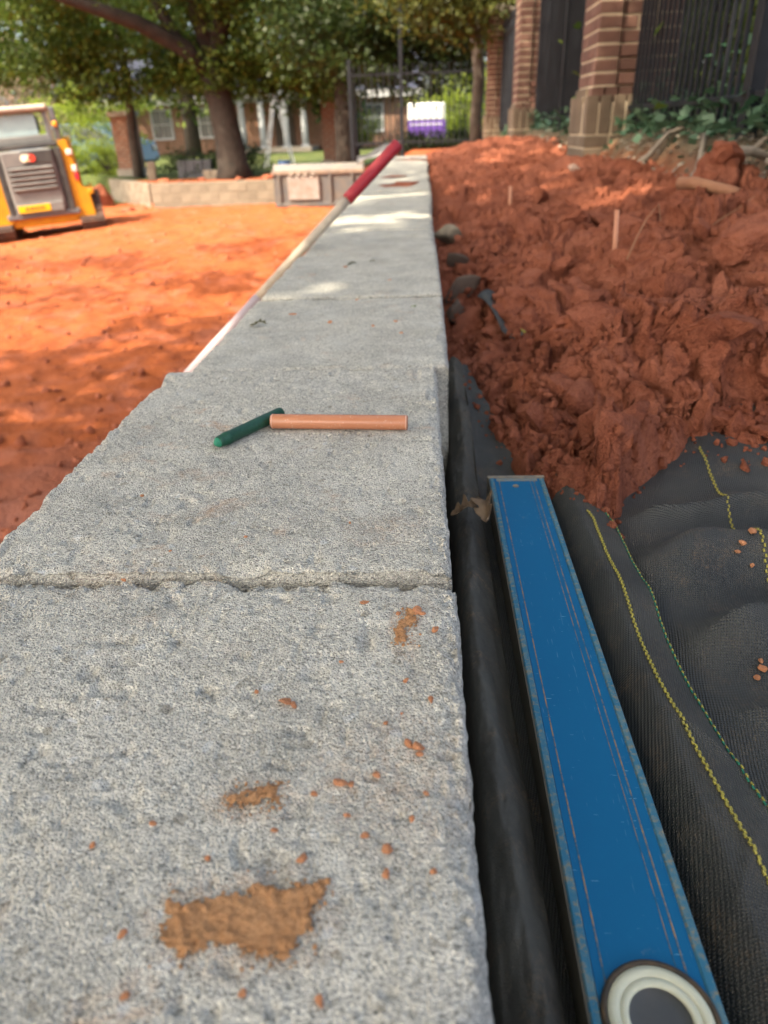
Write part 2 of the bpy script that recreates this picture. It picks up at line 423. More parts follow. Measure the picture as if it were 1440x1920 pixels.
# ================================================================== RETAINING WALL
wall = thing("retaining_wall", "long retaining wall of rough grey concrete blocks crossing the red clay site", "wall", (-.2, 0, -1.25))
WO = Vector((-.2, 0, -1.25))
def block_mesh(W, L, H, d, seed, side=.02, ztop_chip=1.0, far_chip=1.0, near_chip=1.0, right_chip=1.0):
    """rough cast block: origin at its near left bottom corner, top at z = H"""
    nx, ny = max(3, int(W / d)), max(3, int(L / d))
    down = [0.0012, .003, .006, .010, .016, .026, .045, .08, .13, H] if d < .004 else [.004, .012, .03, .08, H]
    s = np.concatenate([-np.array(down)[::-1], np.linspace(0, W, nx), W + np.array(down)])
    t = np.concatenate([-np.array(down)[::-1], np.linspace(0, L, ny), L + np.array(down)])
    S, T = np.meshgrid(s, t, indexing='ij')
    ox = np.maximum(-S, S - W); oy = np.maximum(-T, T - L)
    over = np.maximum(np.maximum(ox, oy), 0)
    x = np.clip(S, 0, W); y = np.clip(T, 0, L); z = H - np.minimum(over, H)
    top = over <= 1e-9
    q = seed * 7.13
    # relief of the top
    h = .0010 * fbm((x + q) * 45, y * 45, octv=3, seed=seed) + .00022 * vnoise((x + q) * 330, y * 330, seed=seed + 3)
    if d < .0015:
        h = h + .00034 * vnoise((x + q) * 800, y * 800, seed=seed + 4)
        pit = vnoise((x + q) * 150, y * 150, seed=seed + 6); h = h - .0022 * np.clip(pit - .55, 0, 1) * 2
        pit2 = vnoise((x + q) * 70, y * 70, seed=seed + 16); h = h - .005 * np.clip(pit2 - .70, 0, 1) * 2
        w1, w2, wi = worley((x + q) * 260, y * 260, seed + 2); h = h + .0009 * np.clip(.5 - w1, 0, 1) * (wi > .8)
    e_l, e_r, e_n, e_f = x, W - x, y, L - y
    ns = (vnoise((x + q) * 90, y * 90, seed=seed + 21) + .6 * vnoise((x + q) * 260, y * 260, seed=seed + 22))
    chip = 0
    for e, k in ((e_l, 1.0), (e_r, right_chip), (e_n, near_chip), (e_f, far_chip)):
        wd = .0035 + .006 * k * np.clip(ns + .4, 0, 2)
        chip = np.maximum(chip, k * .0042 * np.clip(1 - e / wd, 0, 1) ** 1.6)
    bigc = np.clip(vnoise((x + q) * 22, y * 22, seed=seed + 31) - .15, 0, 1)
    em = np.minimum(np.minimum(e_l, e_r), np.minimum(e_n, e_f))
    chip = chip + ztop_chip * .010 * bigc * np.clip(1 - em / .014, 0, 1)
    lump = .0014 * vnoise((x + q) * 120, y * 120, seed=seed + 41) * np.clip(1 - em / .02, 0, 1)
    z = np.where(top, z + h + lump - chip, z - chip * (over < .05) * np.clip(1 - over / .02, 0, 1))
    sn = side * (.1 * fbm((x + q) * 30, y * 30 + 3, z * 30, octv=3, seed=seed + 51) + .05 * vnoise((x + q) * 150, y * 150, z * 150, seed=seed + 52))
    fall = np.where(top, 0, 1)
    inset = .0016 * np.clip(1 - over / .012, 0, 1)
    sgx = np.where(S < 0, -1, np.where(S > W, 1, 0)); sgy = np.where(T < 0, -1, np.where(T > L, 1, 0))
    x = x + sgx * (sn - inset) * fall; y = y + sgy * (sn * .6 - inset) * fall
    # keep the top rim together with the sides
    rim = np.clip(1 - em / .004, 0, 1) * top
    x = x + rim * .0012 * np.where(e_l < e_r, 1, -1) * (np.minimum(e_l, e_r) < .004)
    V = np.stack([x, y, z], -1)
    return mesh_np("concrete_block", V, grid_faces(len(s), len(t)))
HB = .2
def put_block(me, x, y, z, rz=0):
    o = link("concrete_block", me, M_CONC, wall); o.location = Vector((x, y, z)) - WO; o.rotation_euler = (0, 0, rz); return o
put_block(block_mesh(.325, .466, HB, .00105, 1, far_chip=2.4, right_chip=1.8), -.363, -.066, -HB)
put_block(block_mesh(.335, .462, HB, .00105, 2, near_chip=.15, right_chip=1.1), -.376, .4035, -HB + .0030, rad(.2))
put_block(block_mesh(.327, .412, HB, .0022, 3), -.354, .873, -HB + .001, rad(-.5))
put_block(block_mesh(.325, .462, HB, .003, 4), -.348, 1.293, -HB + .003)
ys = 1.762; far_me = [block_mesh(.325, .456, HB, .008, 10 + k, side=.03) for k in range(3)]
k = 0
while ys < 7.5:
    put_block(far_me[k % 3], -.35 + R.uniform(-.008, .010) + .003 * ys, ys, -HB + R.uniform(-.003, .004), rad(R.uniform(-.7, .7)))
    ys += .463; k += 1
put_block(far_me[1], -.363, -.536, -HB - .001)
low_me = [block_mesh(.335, .456, HB - .002, .02, 30 + k, side=.03) for k in range(3)]
for c in range(1, 6):
    y = -.53 + (.23 if c % 2 else 0)
    while y < 7.6:
        put_block(low_me[R.randrange(3)], -.364 + R.uniform(-.003, .005) + .003 * max(0, y), y, -HB * (c + 1), rad(R.uniform(-.4, .4)))
        y += .462

# ================================================================== FABRIC, SOIL HEAP
def fabA(X, Y):
    wob = .006 * vnoise(Y * 6, 0 * Y, seed=4)
    z = -.1155 + .024 * np.exp(-((X + .014 + wob) / .0140) ** 2) * (1 + .25 * vnoise(Y * 9, 0 * Y + 2, seed=6))
    z = z + (.036 + .004 * vnoise(Y * 7, 0 * Y + 5, seed=7)) * sst(.0715, .098, X) - .012 * sst(.106, .14, X)
    z = z + .006 * np.exp(-((Y - .50) / .03) ** 2) * sst(.08, .11, X)
    z = z + .030 * sst(.735, 1.0, Y) * (1 - .5 * sst(-.005, -.03, X))
    z = z + .009 * fbm(X * 45, Y * 13, octv=4, seed=19) * np.where(X < .004, 1, 0) + .004 * np.exp(-np.abs(Y - .36 + 1.2 * (X - .1)) / .012) * sst(.08, .1, X) + .004 * np.exp(-np.abs(Y - .24 - 1.5 * (X - .1)) / .014) * sst(.08, .1, X)
    out = np.where((X > .004) & (X < .073) & (Y < .735), 0, 1)
    z = z + out * (.0022 * fbm(X * 60, Y * 28, octv=3, seed=9))
    return z
def fabB(X, Y):
    z = -.108 + .042 * np.exp(-((Y - .575 + .03 * vnoise(X * 9, 0 * X, seed=12)) / .035) ** 2) * sst(.10, .19, X) + .05 * sst(.22, .8, X)
    z = z + .016 * np.exp(-((Y - .30 - .55 * (X - .15)) / .022) ** 2) * sst(.12, .2, X)
    z = z + .012 * np.exp(-((Y - .47 + .3 * (X - .15)) / .02) ** 2) * sst(.12, .2, X)
    z = z + .03 * sst(.66, .78, Y) * sst(.15, .3, X)
    for (ax, ay, cc, hh, ww) in ((.35, -1, .47, .030, .022), (-.25, -1, .40, .022, .018), (.9, -1, .20, .030, .026), (.1, -1, .66, .022, .016)):
        dd_ = (Y + ax * (X - .15) * -1 - cc) + .02 * vnoise(X * 11, Y * 11, seed=15)
        z = z + hh * np.exp(-np.abs(dd_) / ww) * sst(.13, .2, X)
    z = z + .008 * fbm(X * 12, Y * 12, octv=3, seed=14)
    return z
def fabric_mat(name, c, dust, weave=True, sc=1150):
    m, t, b, out = new_mat(name)
    co = coords(t, 'World')
    d = ramp(t, noise(t, co, 34, 5, .65, .4), [(.5, (0, 0, 0)), (.74, (1, 1, 1))])
    d2 = ramp(t, noise(t, co, 380, 3, .7), [(.42, (0, 0, 0)), (.7, (1, 1, 1))])
    big = ramp(t, noise(t, co, 9, 3, .5), [(.35, (0, 0, 0)), (.7, (1, 1, 1))])
    col = mixc(t, noise(t, co, 200, 3, .6), c, tuple(x * 1.9 for x in c))
    col = mixc(t, mth(t, 'MULTIPLY', mth(t, 'MULTIPLY', d, d2), dust), col, (.26, .17, .095))
    col = mixc(t, mth(t, 'MULTIPLY', big, .6), col, (.115, .112, .095))
    b.inputs['Roughness'].default_value = .62 if weave else .95; b.inputs['Specular IOR Level'].default_value = .4 if weave else .08
    if weave:
        mp = t.nodes.new('ShaderNodeMapping'); t.links.new(co, mp.inputs[0]); mp.inputs['Rotation'].default_value = (0, 0, rad(12))
        w1 = t.nodes.new('ShaderNodeTexWave'); w1.bands_direction = 'X'; w1.inputs['Scale'].default_value = sc / 6.283 ; w1.inputs['Distortion'].default_value = .4
        w2 = t.nodes.new('ShaderNodeTexWave'); w2.bands_direction = 'Y'; w2.inputs['Scale'].default_value = sc / 6.283; w2.inputs['Distortion'].default_value = .4
        t.links.new(mp.outputs[0], w1.inputs[0]); t.links.new(mp.outputs[0], w2.inputs[0])
        h = mth(t, 'MULTIPLY', w1.outputs['Fac'], w2.outputs['Fac'])
        col = mixc(t, mth(t, 'MULTIPLY', h, .55), col, tuple(x * 6.5 for x in c))
        bump(t, b, h, 1.0, .0020)
    else:
        p = bump(t, b, noise(t, co, 900, 3, .7), .7, .001)
        bump(t, b, noise(t, co, 60, 4, .6), .4, .004, p)
    t.links.new(col, b.inputs['Base Color'])
    return m
M_FABA = fabric_mat("woven_geotextile", (.024, .025, .024), 1.0, True)
M_FABB = fabric_mat("woven_geotextile_under", (.022, .024, .025), .8, True, 1000)
M_FELT = fabric_mat("felt_geotextile", (.045, .043, .038), .8, False)
M_YEL = pm("yellow_thread", (.40, .34, .055), (.26, .23, .06), 400, .6, 0)
M_GRN = pm("green_thread", (.02, .20, .12), (.015, .13, .08), 400, .6, 0)
selvY = np.array([0.0, .18, .244, .291, .335, .395, .456, .512, .56, .625, .70, .80, .95, 1.20])
selvX = np.array([.158, .148, .142, .137, .132, .127, .127, .130, .129, .130, .118, .075, .035, .008])
yelX = selvX - np.array([.030, .029, .029, .028, .026, .025, .025, .026, .025, .024, .024, .024, .024, .024])
def sheet(nm, fn, xl, xr, ya, yb, nx, ny):
    u = np.linspace(0, 1, nx); yv = np.linspace(ya, yb, ny)
    U, YV = np.meshgrid(u, yv, indexing='ij')
    a = xl(YV) if callable(xl) else xl; bb = xr(YV) if callable(xr) else xr
    X = a + (bb - a) * U
    return mesh_np(nm, np.stack([X, YV, fn(X, YV)], -1), grid_faces(nx, ny))
selv = lambda Y: np.interp(Y, selvY, selvX) + .0015 * vnoise(Y * 90, 0 * Y, seed=3)
fa = thing("geotextile_flap", "black woven fabric flap with yellow and green edge stitching beside the blue level", "fabric", (.04, .4, -.115))
FAO = Vector((.04, .4, -.115))
def child_at(o, off): o.location = -off; return o
child_at(link("woven_sheet", sheet("woven_sheet", fabA, .004, selv, -.15, 1.16, 150, 520), M_FABA, fa), FAO)
ff = link("felt_strip", sheet("felt_strip", lambda X, Y: fabA(X, Y) + .0008 * vnoise(X * 300, Y * 300, seed=2) - .05 * sst(-.024, -.034, X), -.0345, .0045, -.15, 1.15, 40, 420), M_FELT)
tag(ff, "dark felt strip bunched between the concrete blocks and the blue level", "fabric")
def stitch(nm, xs, m, ya, yb, step, zig, wid, parity=None):
    mb = MB(); y = ya; i = 0
    while y < yb:
        if parity is None or i % 2 == parity:
            x = float(np.interp(y, selvY, xs)) + (zig if i % 2 else -zig)
            x2 = float(np.interp(y + step, selvY, xs)) + (zig if i % 2 else -zig)
            ang = math.atan2(x2 - x, step)
            z = float(fabA(np.array([x]), np.array([y]))[0]) + .0009
            z2 = float(fabA(np.array([x2]), np.array([y + step]))[0]) + .0009
            Mx = Matrix.Translation((x, y, z)) @ Euler((math.atan2(z2 - z, step), 0, -ang)).to_matrix().to_4x4()
            mb.box(-wid / 2, wid / 2, 0, step * .92, -.0006, .0005, Mx)
        y += step; i += 1
    return child_at(mb.build(nm, m, fa), FAO)
stitch("yellow_stitching", yelX, M_YEL, .02, .64, .0026, .0005, .0014)
stitch("edge_stitching", selvX - .0012, M_YEL, .02, .66, .0030, 0, .0009, 0)
stitch("green_edge_stitching", selvX - .0022, M_GRN, .02, .66, .0030, 0, .0009, 1)
fb = thing("geotextile_sheet", "wide sheet of black woven fabric spread under the toe of the clay heap", "fabric", (.4, .5, -.1))
FBO = Vector((.4, .5, -.1))
child_at(link("woven_sheet", sheet("woven_sheet", fabB, .085, 1.0, -.15, 1.0, 230, 260), M_FABB, fb), FBO)
mb = MB(); ycur = np.arange(.50, .80, .0036)
for i, y in enumerate(ycur):
    x = float(np.interp(y, [.5, .584, .667, .763, .82], [.236, .243, .253, .262, .268])) + (.0007 if i % 2 else -.0007)
    z = float(fabB(np.array([x]), np.array([y]))[0]); z2 = float(fabB(np.array([x]), np.array([y + .0036]))[0])
    mb.box(-.0007, .0007, 0, .0030, 0, .0012, Matrix.Translation((x, y, z)) @ Euler((math.atan2(z2 - z, .0036), 0, -.1)).to_matrix().to_4x4())
child_at(mb.build("yellow_stitching", M_YEL, fb), FBO)

YBX = [-.05, -.013, .026, .059, .096, .120, .140, .165, .214, .265, .31, .45, .8, 1.2]
YBY = [1.15, 1.06, .88, .76, .690, .625, .66, .73, .785, .80, .76, .70, .62, .55]
def heap_z(X, Y):
    X = np.asarray(X, float); Y = np.asarray(Y, float)
    wx = X + .035 * fbm(X * 7, Y * 7, octv=3, seed=61); wy = Y + .035 * fbm(X * 7 + 9, Y * 7, octv=3, seed=62)
    d = Y - np.interp(X, YBX, YBY) + .03 * vnoise(X * 14, Y * 14, seed=63)
    k = sst(-.012, .05, d)
    zw = -.096 + .064 * sst(1.3, 4.0, Y)
    zc = .105 - .055 * sst(1.6, 2.6, Y) * sst(6.5, 5, Y) + .03 * fbm(X * 2, Y * 1.3, octv=3, seed=64)
    base = zw + (zc - zw) * sst(-.10, .92, X)
    base = base - .055 * (1 - sst(0, .45, d)) * sst(.1, .4, X)
    base = base + .06 * np.exp(-((X - .40) / .16) ** 2 - ((Y - 1.0) / .13) ** 2) + .05 * np.exp(-((X - .2) / .08) ** 2 - ((Y - 1.05) / .1) ** 2)
    base = base + .085 * np.exp(-((X - .86) / .08) ** 2 - ((Y - 2.50) / .13) ** 2) + .05 * np.exp(-((X - .70) / .12) ** 2 - ((Y - 4.0) / .4) ** 2)
    base = base - .16 * sst(.97, 1.13, X) - .4 * sst(9.2, 11, Y) - .035 * sst(.06, -.02, X)
    amp = .5 + .5 * sst(-.25, .3, fbm(X * 2.5, Y * 2.5, octv=2, seed=68))
    near = 1 - .45 * sst(1.6, 4, Y)
    disp = near * amp * .060 * (facet(wx * 6.5, wy * 6.5, 65, 2.2, .16) - .45) + near * .028 * (facet(wx * 15 + 3, wy * 15, 66, 2.2, .14) - .45) * (1.3 - amp)
    disp = disp + .017 * (facet(wx * 36, wy * 36 + 5, 67, 1.6, .1) - .45) * sst(-.3, .2, fbm(X * 5, Y * 5 + 4, octv=2, seed=70))
    disp = disp + .024 * fbm(X * 7, Y * 7, octv=5, seed=69) + .010 * fbm(X * 50, Y * 50, octv=3, seed=71, gain=.65) - .012
    low = np.minimum(fabB(X, Y), fabA(X, Y)) - .03
    return low + (base + disp - low) * k
hx = np.linspace(-.028, 1.14, 440); hy = np.geomspace(.56, 11.2, 900)
HX, HY = np.meshgrid(hx, hy, indexing='ij'); HZ = heap_z(HX, HY)
kk = sst(.0, .06, HY - np.interp(HX, YBX, YBY)) * sst(-.02, .03, HX) * (1 - .5 * sst(2, 4, HY))
HX2 = HX + kk * (.016 * fbm(HX * 22, HY * 22, HZ * 55, octv=3, seed=301, gain=.65) + .004 * vnoise(HX * 110, HY * 110, HZ * 160, seed=311))
HY2 = HY + kk * (.016 * fbm(HX * 22 + 40, HY * 22, HZ * 55, octv=3, seed=302, gain=.65) + .004 * vnoise(HX * 110 + 9, HY * 110, HZ * 160, seed=312))
HZ2 = HZ + kk * (.010 * fbm(HX * 30, HY * 30, HZ * 40, octv=4, seed=303, gain=.7) + .003 * vnoise(HX * 130, HY * 130, seed=313))
ho = link("soil_heap", mesh_np("soil_heap", np.stack([HX2, HY2, HZ2], -1), grid_faces(len(hx), len(hy))), M_CLAY)
tag(ho, "long heap of loose red clay between the concrete wall and the iron fence", "soil heap")

def ico(sub):
    import bmesh
    bm = bmesh.new(); bmesh.ops.create_icosphere(bm, subdivisions=sub, radius=1.0)
    V = np.array([v.co[:] for v in bm.verts]); F = np.array([[v.index for v in f.verts] for f in bm.faces]); bm.free(); return V, F
ICO = {s: ico(s) for s in (1, 2, 3, 4, 5)}
def clod_mesh(sub, seed, name="clod", angular=.35, squash=.7):
    V, F = ICO[sub]; V = V.copy()
    n = fbm(V[:, 0] * 1.1 + seed * 3.3, V[:, 1] * 1.1, V[:, 2] * 1.1, octv=2, seed=seed)
    q = np.sign(n) * np.abs(n) ** .8
    fine = fbm(V[:, 0] * 4 + seed, V[:, 1] * 4, V[:, 2] * 4, octv=3, seed=seed + 9)
    V = V * (1 + angular * q)[:, None]
    for j in range(10):                    # broken faces
        rr = np.random.default_rng(seed * 10 + j); nn = rr.normal(size=3); nn /= np.linalg.norm(nn)
        dd = V @ nn; c = rr.uniform(.42, .72); V = V - np.clip(dd - c, 0, 9)[:, None] * nn * .92
    V = V * (1 + .10 * fine)[:, None]
    if sub > 4: V = V * (1 + .055 * fbm(V[:, 0] * 13 + seed, V[:, 1] * 13, V[:, 2] * 13, octv=3, seed=seed + 19, gain=.7))[:, None]
    V[:, 2] *= squash
    return mesh_np(name, V, F)
CLOD_BIG = [clod_mesh(5, s) for s in range(1, 8)]
CLOD_MID = [clod_mesh(3, 20 + s) for s in range(7)]
CLOD_SM = [clod_mesh(2, 40 + s) for s in range(6)]
def hz1(x, y): return float(heap_z(np.array([x]), np.array([y]))[0])
# large clods one can pick out on the near slope of the heap
big = [(.20, 1.05, .055), (.265, 1.16, .06), (.33, .97, .05), (.41, .93, .07), (.48, 1.08, .075), (.145, .95, .04), (.11, .80, .034), (.085, .90, .036),
       (.36, 1.30, .06), (.24, 1.38, .05), (.52, 1.35, .06), (.62, 1.25, .065), (.17, 1.22, .04), (.30, .86, .035), (.21, .86, .032), (.10, 1.08, .035),
       (.44, 1.55, .05), (.60, 1.62, .055), (.30, 1.62, .045), (.72, 1.75, .06), (.52, 1.85, .045), (.16, 1.55, .04), (.83, 2.05, .06), (.68, 2.2, .05),
       (.86, 2.47, .085), (.40, 2.1, .045), (.08, 1.32, .04), (.05, 1.18, .03), (.78, 3.1, .06), (.5, 2.8, .05), (.70, 4.1, .10), (.3, 2.6, .05), (.62, 1.02, .07), (.74, 1.3, .07)]
CL = "large lumpy red clay clod bedded in the soil heap"
for i, (x, y, s) in enumerate(big):
    me = CLOD_BIG[i % 7]
    o = link("clay_clod", me, M_CLAY)
    o.location = (x, y, hz1(x, y) - s * .12); o.scale = (s * R.uniform(.9, 1.4), s * R.uniform(.8, 1.1), s * R.uniform(.7, .95))
    o.rotation_euler = (R.uniform(-.5, .5), R.uniform(-.4, .4), R.uniform(0, 6.3))
    lb = CL
    if i == 24: lb = "large peaked red clay clod on the crest below the fence post"
    if i == 30: lb = "largest rounded red clay mass on the heap before the brick pillar"
    if i == 6: lb = "red clay clod at the heap toe, just beyond the end of the blue level"
    tag(o, lb, "soil clod", None if lb != CL else "large clods on the soil heap")
CLOD_M2 = [clod_mesh(4, 120 + s, "clod", .4, .75) for s in range(9)]
rq = np.random.default_rng(77); cnt = 0
while cnt < 215:
    y = .68 * (3.6 / .68) ** (rq.random() ** 1.35); x = rq.uniform(.01, .98)
    d_ = y - float(np.interp(x, YBX, YBY))
    if d_ < .02 or (x < .09 and y < .95): continue
    sz = .012 + .030 * rq.random() ** 1.8 * (1 if y < 2 else 1.3)
    o = link("clay_clod", CLOD_M2[cnt % 9], M_CLAY); o.location = (x, y, hz1(x, y) + sz * .10); o.rotation_euler = tuple(rq.uniform(-.9, .9, 2)) + (rq.uniform(0, 6.3),)
    o.scale = (sz * rq.uniform(.9, 1.5), sz * rq.uniform(.8, 1.1), sz * rq.uniform(.7, 1.0)); cnt += 1
    tag(o, "broken red clay lump lying loose on the soil heap", "soil clod", "loose clay lumps on the soil heap")
# smaller loose lumps, far too many to count
def scatter_mesh(nm, n, fpos, smin, smax, metas):
    VV, FF, b = [], [], 0
    base = []
    for s in range(5):
        V, F = ICO[1]; 
        V = V * (1 + .5 * np.random.default_rng(s).uniform(-1, .5, len(V)))[:, None]; base.append((V, F))
    for i in range(n):
        x, y, z = fpos()
        s = smin * (smax / smin) ** (R.random() ** 2)
        V, F = base[i % 5]; E = np.array(Euler((R.uniform(0, 6), R.uniform(0, 6), R.uniform(0, 6))).to_matrix())
        VV.append((V * np.array([1, R.uniform(.6, 1), R.uniform(.5, .9)]) * s) @ E.T + np.array([x, y, z + s * .15])); FF.append(F + b); b += len(V)
    return mesh_np(nm, np.concatenate(VV), np.concatenate(FF), smooth=False)
def rnd_heap():
    y = .62 * (9.0 / .62) ** (R.random() ** 1.5); x = R.uniform(0, 1.0)
    return x, y, hz1(x, y)
pts = []
yy = .60 * (8.0 / .60) ** (RNG.random(9000) ** 1.7); xx = RNG.uniform(.0, 1.0, 9000); zz = heap_z(xx, yy)
dd = yy - np.interp(xx, YBX, YBY)
keep = dd > -.03 + .05 * (RNG.random(9000) ** 2)
fz = np.maximum(fabB(xx, yy), np.where(xx < .13, fabA(xx, yy), -9)); zz = np.maximum(zz, fz)
keep &= ~((xx < .075) & (yy < .78))
it = iter(zip(xx[keep], yy[keep], zz[keep]))
so = link("soil_crumbs", scatter_mesh("soil_crumbs", int(keep.sum()), lambda: next(it), .0016, .0115, None), M_CLAY); so["kind"] = "stuff"
so["label"] = "loose crumbs of red clay scattered over the heap"

yy = 2.2 * (16.5 / 2.2) ** RNG.random(1500); xx = -.7 - (.35 + .62 * yy) * RNG.random(1500); zz = ground_z(xx, yy)
it = iter(zip(xx, yy, zz))
po = link("pit_crumbs", scatter_mesh("pit_crumbs", 1500, lambda: next(it), .008, .05, None), M_CLAY); po["kind"] = "stuff"; po["label"] = "loose clay lumps strewn over the floor of the pit"

# ================================================================== CRUMBS, SMEARS ON THE WALL TOP
def wall_top(x, y): return .0030 if y > .403 and y < .868 else 0.0
cr = [(-.098, .372, 2.4), (-.065, .363, 3.6), (-.0615, .360, 2.4), (-.076, .360, 2.2), (-.053, .344, 3.2), (-.132, .282, 3.2), (-.128, .280, 2.4), (-.068, .255, 2.4),
      (-.064, .252, 3.0), (-.099, .230, 3.0), (-.094, .2295, 2.0), (-.057, .285, 2.4), (-.291, .518, 2.2), (-.150, .191, 2.0), (-.179, .207, 2.0), (-.174, .159, 2.2),
      (-.201, .196, 1.8), (-.111, .191, 2.6), (-.097, .137, 2.4), (-.057, .187, 2.2), (-.076, .185, 2.2), (-.076, .197, 2.4), (-.124, .139, 1.8), (-.063, .248, 2.0),
      (-.080, .268, 1.6), (-.072, .275, 1.4), (-.070, .300, 1.8), (-.107, .315, 1.4), (-.086, .203, 1.8), (-.094, .213, 1.8), (-.125, .205, 1.5), (-.060, .225, 1.6),
      (-.19, .45, 1.8), (-.262, .398, 2.0), (-.24, .43, 1.6), (-.115, .47, 1.6), (-.15, .29, 1.5), (-.083, .235, 2.0), (-.11, .224, 1.8), (-.066, .212, 1.6), (-.165, .137, 2.0)]
for i, (x, y, s) in enumerate(cr):
    o = link("clay_crumb", CLOD_MID[i % 7] if s > 2.3 else CLOD_SM[i % 6], None)
    s *= .001; o.location = (x, y, wall_top(x, y) + s * .35); o.scale = (s * R.uniform(.9, 1.4), s * R.uniform(.8, 1.1), s)
    o.rotation_euler = (R.uniform(-.4, .4), R.uniform(-.4, .4), R.uniform(0, 6.3))
    tag(o, "tiny orange clay crumb on the concrete block top", "clay crumb", "clay crumbs on the wall top")
fc = [(.222, .562, 4), (.235, .574, 5), (.228, .548, 3), (.216, .556, 3), (.190, .428, 4), (.185, .421, 3), (.191, .434, 2.5)]
for i, (x, y, s) in enumerate(fc):
    o = link("clay_crumb", CLOD_MID[(i + 2) % 7], None); s *= .001
    o.location = (x, y, float(fabB(np.array([x]), np.array([y]))[0]) + s * .5); o.scale = (s, s * .9, s); o.rotation_euler = (0, 0, R.uniform(0, 6))
    tag(o, "small orange clay crumb resting on the wide black fabric", "clay crumb", "clay crumbs on the fabric")
for me in CLOD_MID + CLOD_SM:
    me.materials.clear(); me.materials.append(M_CRUMB)
def rg_(s): return np.random.default_rng(s)
def smear(nm, cx, cy, poly, hgt, label, seed):
    P = np.array(poly); x0, y0 = P.min(0) - .004; x1, y1 = P.max(0) + .004
    d = .0006; xs = np.arange(x0, x1, d); yv = np.arange(y0, y1, d)
    X, Y = np.meshgrid(xs, yv, indexing='ij')
    # signed distance to the outline, roughened
    inside = np.zeros(X.shape, bool); dist = np.full(X.shape, 9.0)
    for i in range(len(P)):
        a, b = P[i], P[(i + 1) % len(P)]
        cond = ((a[1] > Y) != (b[1] > Y)) & (X < (b[0] - a[0]) * (Y - a[1]) / (b[1] - a[1] + 1e-12) + a[0]); inside ^= cond
        ab = b - a; tt = np.clip(((X - a[0]) * ab[0] + (Y - a[1]) * ab[1]) / (ab @ ab), 0, 1)
        dist = np.minimum(dist, np.hypot(X - a[0] - tt * ab[0], Y - a[1] - tt * ab[1]))
    sd = np.where(inside, dist, -dist) + .0065 * fbm(X * 190, Y * 190, octv=4, seed=seed, gain=.75) + .0008
    w1, w2, wi = worley(X * 330, Y * 330, seed + 1)
    edge = np.exp(-((sd - .003) / .003) ** 2)
    h = sst(-.0005, .002, sd) * (hgt * (.45 + .35 * fbm(X * 120, Y * 120, octv=3, seed=seed + 2) + 1.0 * edge * (wi > .6) * (1 - 1.4 * w1 ** 2) + .9 * (1 - 1.4 * w1 ** 2) * wi * (wi > .35)))
    Z = .0006 + h
    ok = sd > -.0004
    Vall = np.stack([X, Y, Z], -1).reshape(-1, 3); F = grid_faces(len(xs), len(yv)); okf = ok.ravel()[F].all(1); F = F[okf]
    used = np.unique(F); remap = -np.ones(len(Vall), int); remap[used] = np.arange(len(used))
    o = link(nm, mesh_np(nm, Vall[used] - np.array([cx, cy, 0]), remap[F]), M_SMEAR); o.location = (cx, cy, wall_top(cx, cy))
    tag(o, label, "clay smear")
    rr_ = rg_(seed); k_ = 0; gp = []
    sdv = sd.ravel(); cand = np.where((sdv > -.010) & (sdv < .002))[0]
    for ci in rr_.choice(cand, min(len(cand), 260)):
        if rr_.random() < math.exp(min(0, sdv[ci]) / .004): gp.append((X.ravel()[ci] - cx, Y.ravel()[ci] - cy, 0.0006))
    gi = iter(gp); go_ = link("loose_grains", scatter_mesh("loose_grains", len(gp), lambda: next(gi), .00028, .0013, None), M_SMEAR, o); go_["kind"] = "stuff"
smear("clay_smear", -.13, .165, [(-.160, .172), (-.155, .168), (-.149, .1715), (-.142, .1745), (-.134, .1755), (-.126, .178), (-.117, .179), (-.109, .1815), (-.1015, .1815), (-.100, .176), (-.105, .170), (-.106, .163), (-.108, .157), (-.111, .151), (-.118, .1515), (-.125, .1545), (-.134, .157), (-.141, .1545), (-.149, .154), (-.157, .1525), (-.1585, .160), (-.157, .165)], .0009, "big smear of crumbly orange clay on the concrete block", 91)
smear("clay_smear", -.137, .219, [(-.149, .219), (-.144, .223), (-.137, .2225), (-.131, .2275), (-.127, .227), (-.126, .2195), (-.134, .218), (-.141, .2155), (-.148, .2145)], .0008, "small smear of orange clay on the block, beside the big smear", 97)
smear("clay_smear", -.071, .35, [(-.075, .352), (-.069, .362), (-.066, .361), (-.069, .348), (-.072, .334), (-.077, .333)], .0006, "thin streak of orange clay dust by the block edge", 99)

# ================================================================== CRAYONS
def rod_mesh(nm, L, prof, seg, wob=0):
    """prof: list of (t along length in m, radius)"""
    V, F = [], []
    for i, (t, r) in enumerate(prof):
        for k in range(seg):
            a = 2 * math.pi * k / seg
            rr = r * (1 + wob * (R.random() - .5)); V.append((t, rr * math.cos(a), rr * math.sin(a)))
    n = len(prof)
    for i in range(n - 1):
        for k in range(seg): F.append((i * seg + k, (i + 1) * seg + k, (i + 1) * seg + (k + 1) % seg, i * seg + (k + 1) % seg))
    F.append(tuple(range(seg))); F.append(tuple((n - 1) * seg + k for k in reversed(range(seg))))
    me = bpy.data.meshes.new(nm); me.from_pydata(V, [], F); me.update(); return me
def smooth_sides(me):
    for p in me.polygons: p.use_smooth = len(p.vertices) == 4
ZB = .0036
M_GCR = pm("green_wax", (.007, .050, .027), (.010, .075, .042), 300, .45, .35, 500, .0006)
M_GTIP = pm("green_wax_tip", (.02, .24, .13), (.015, .15, .09), 300, .5, .5, 700, .0006)
a0, a1 = Vector((-.2525, .6115, 0)), Vector((-.2045, .690, 0)); L = (a1 - a0).length
gc = thing("wax_crayon", "stubby dark green marking crayon with a blunt worn tip on the concrete", "crayon", (a0.x, a0.y, ZB), (0, 0, math.atan2(a1.y - a0.y, a1.x - a0.x)))
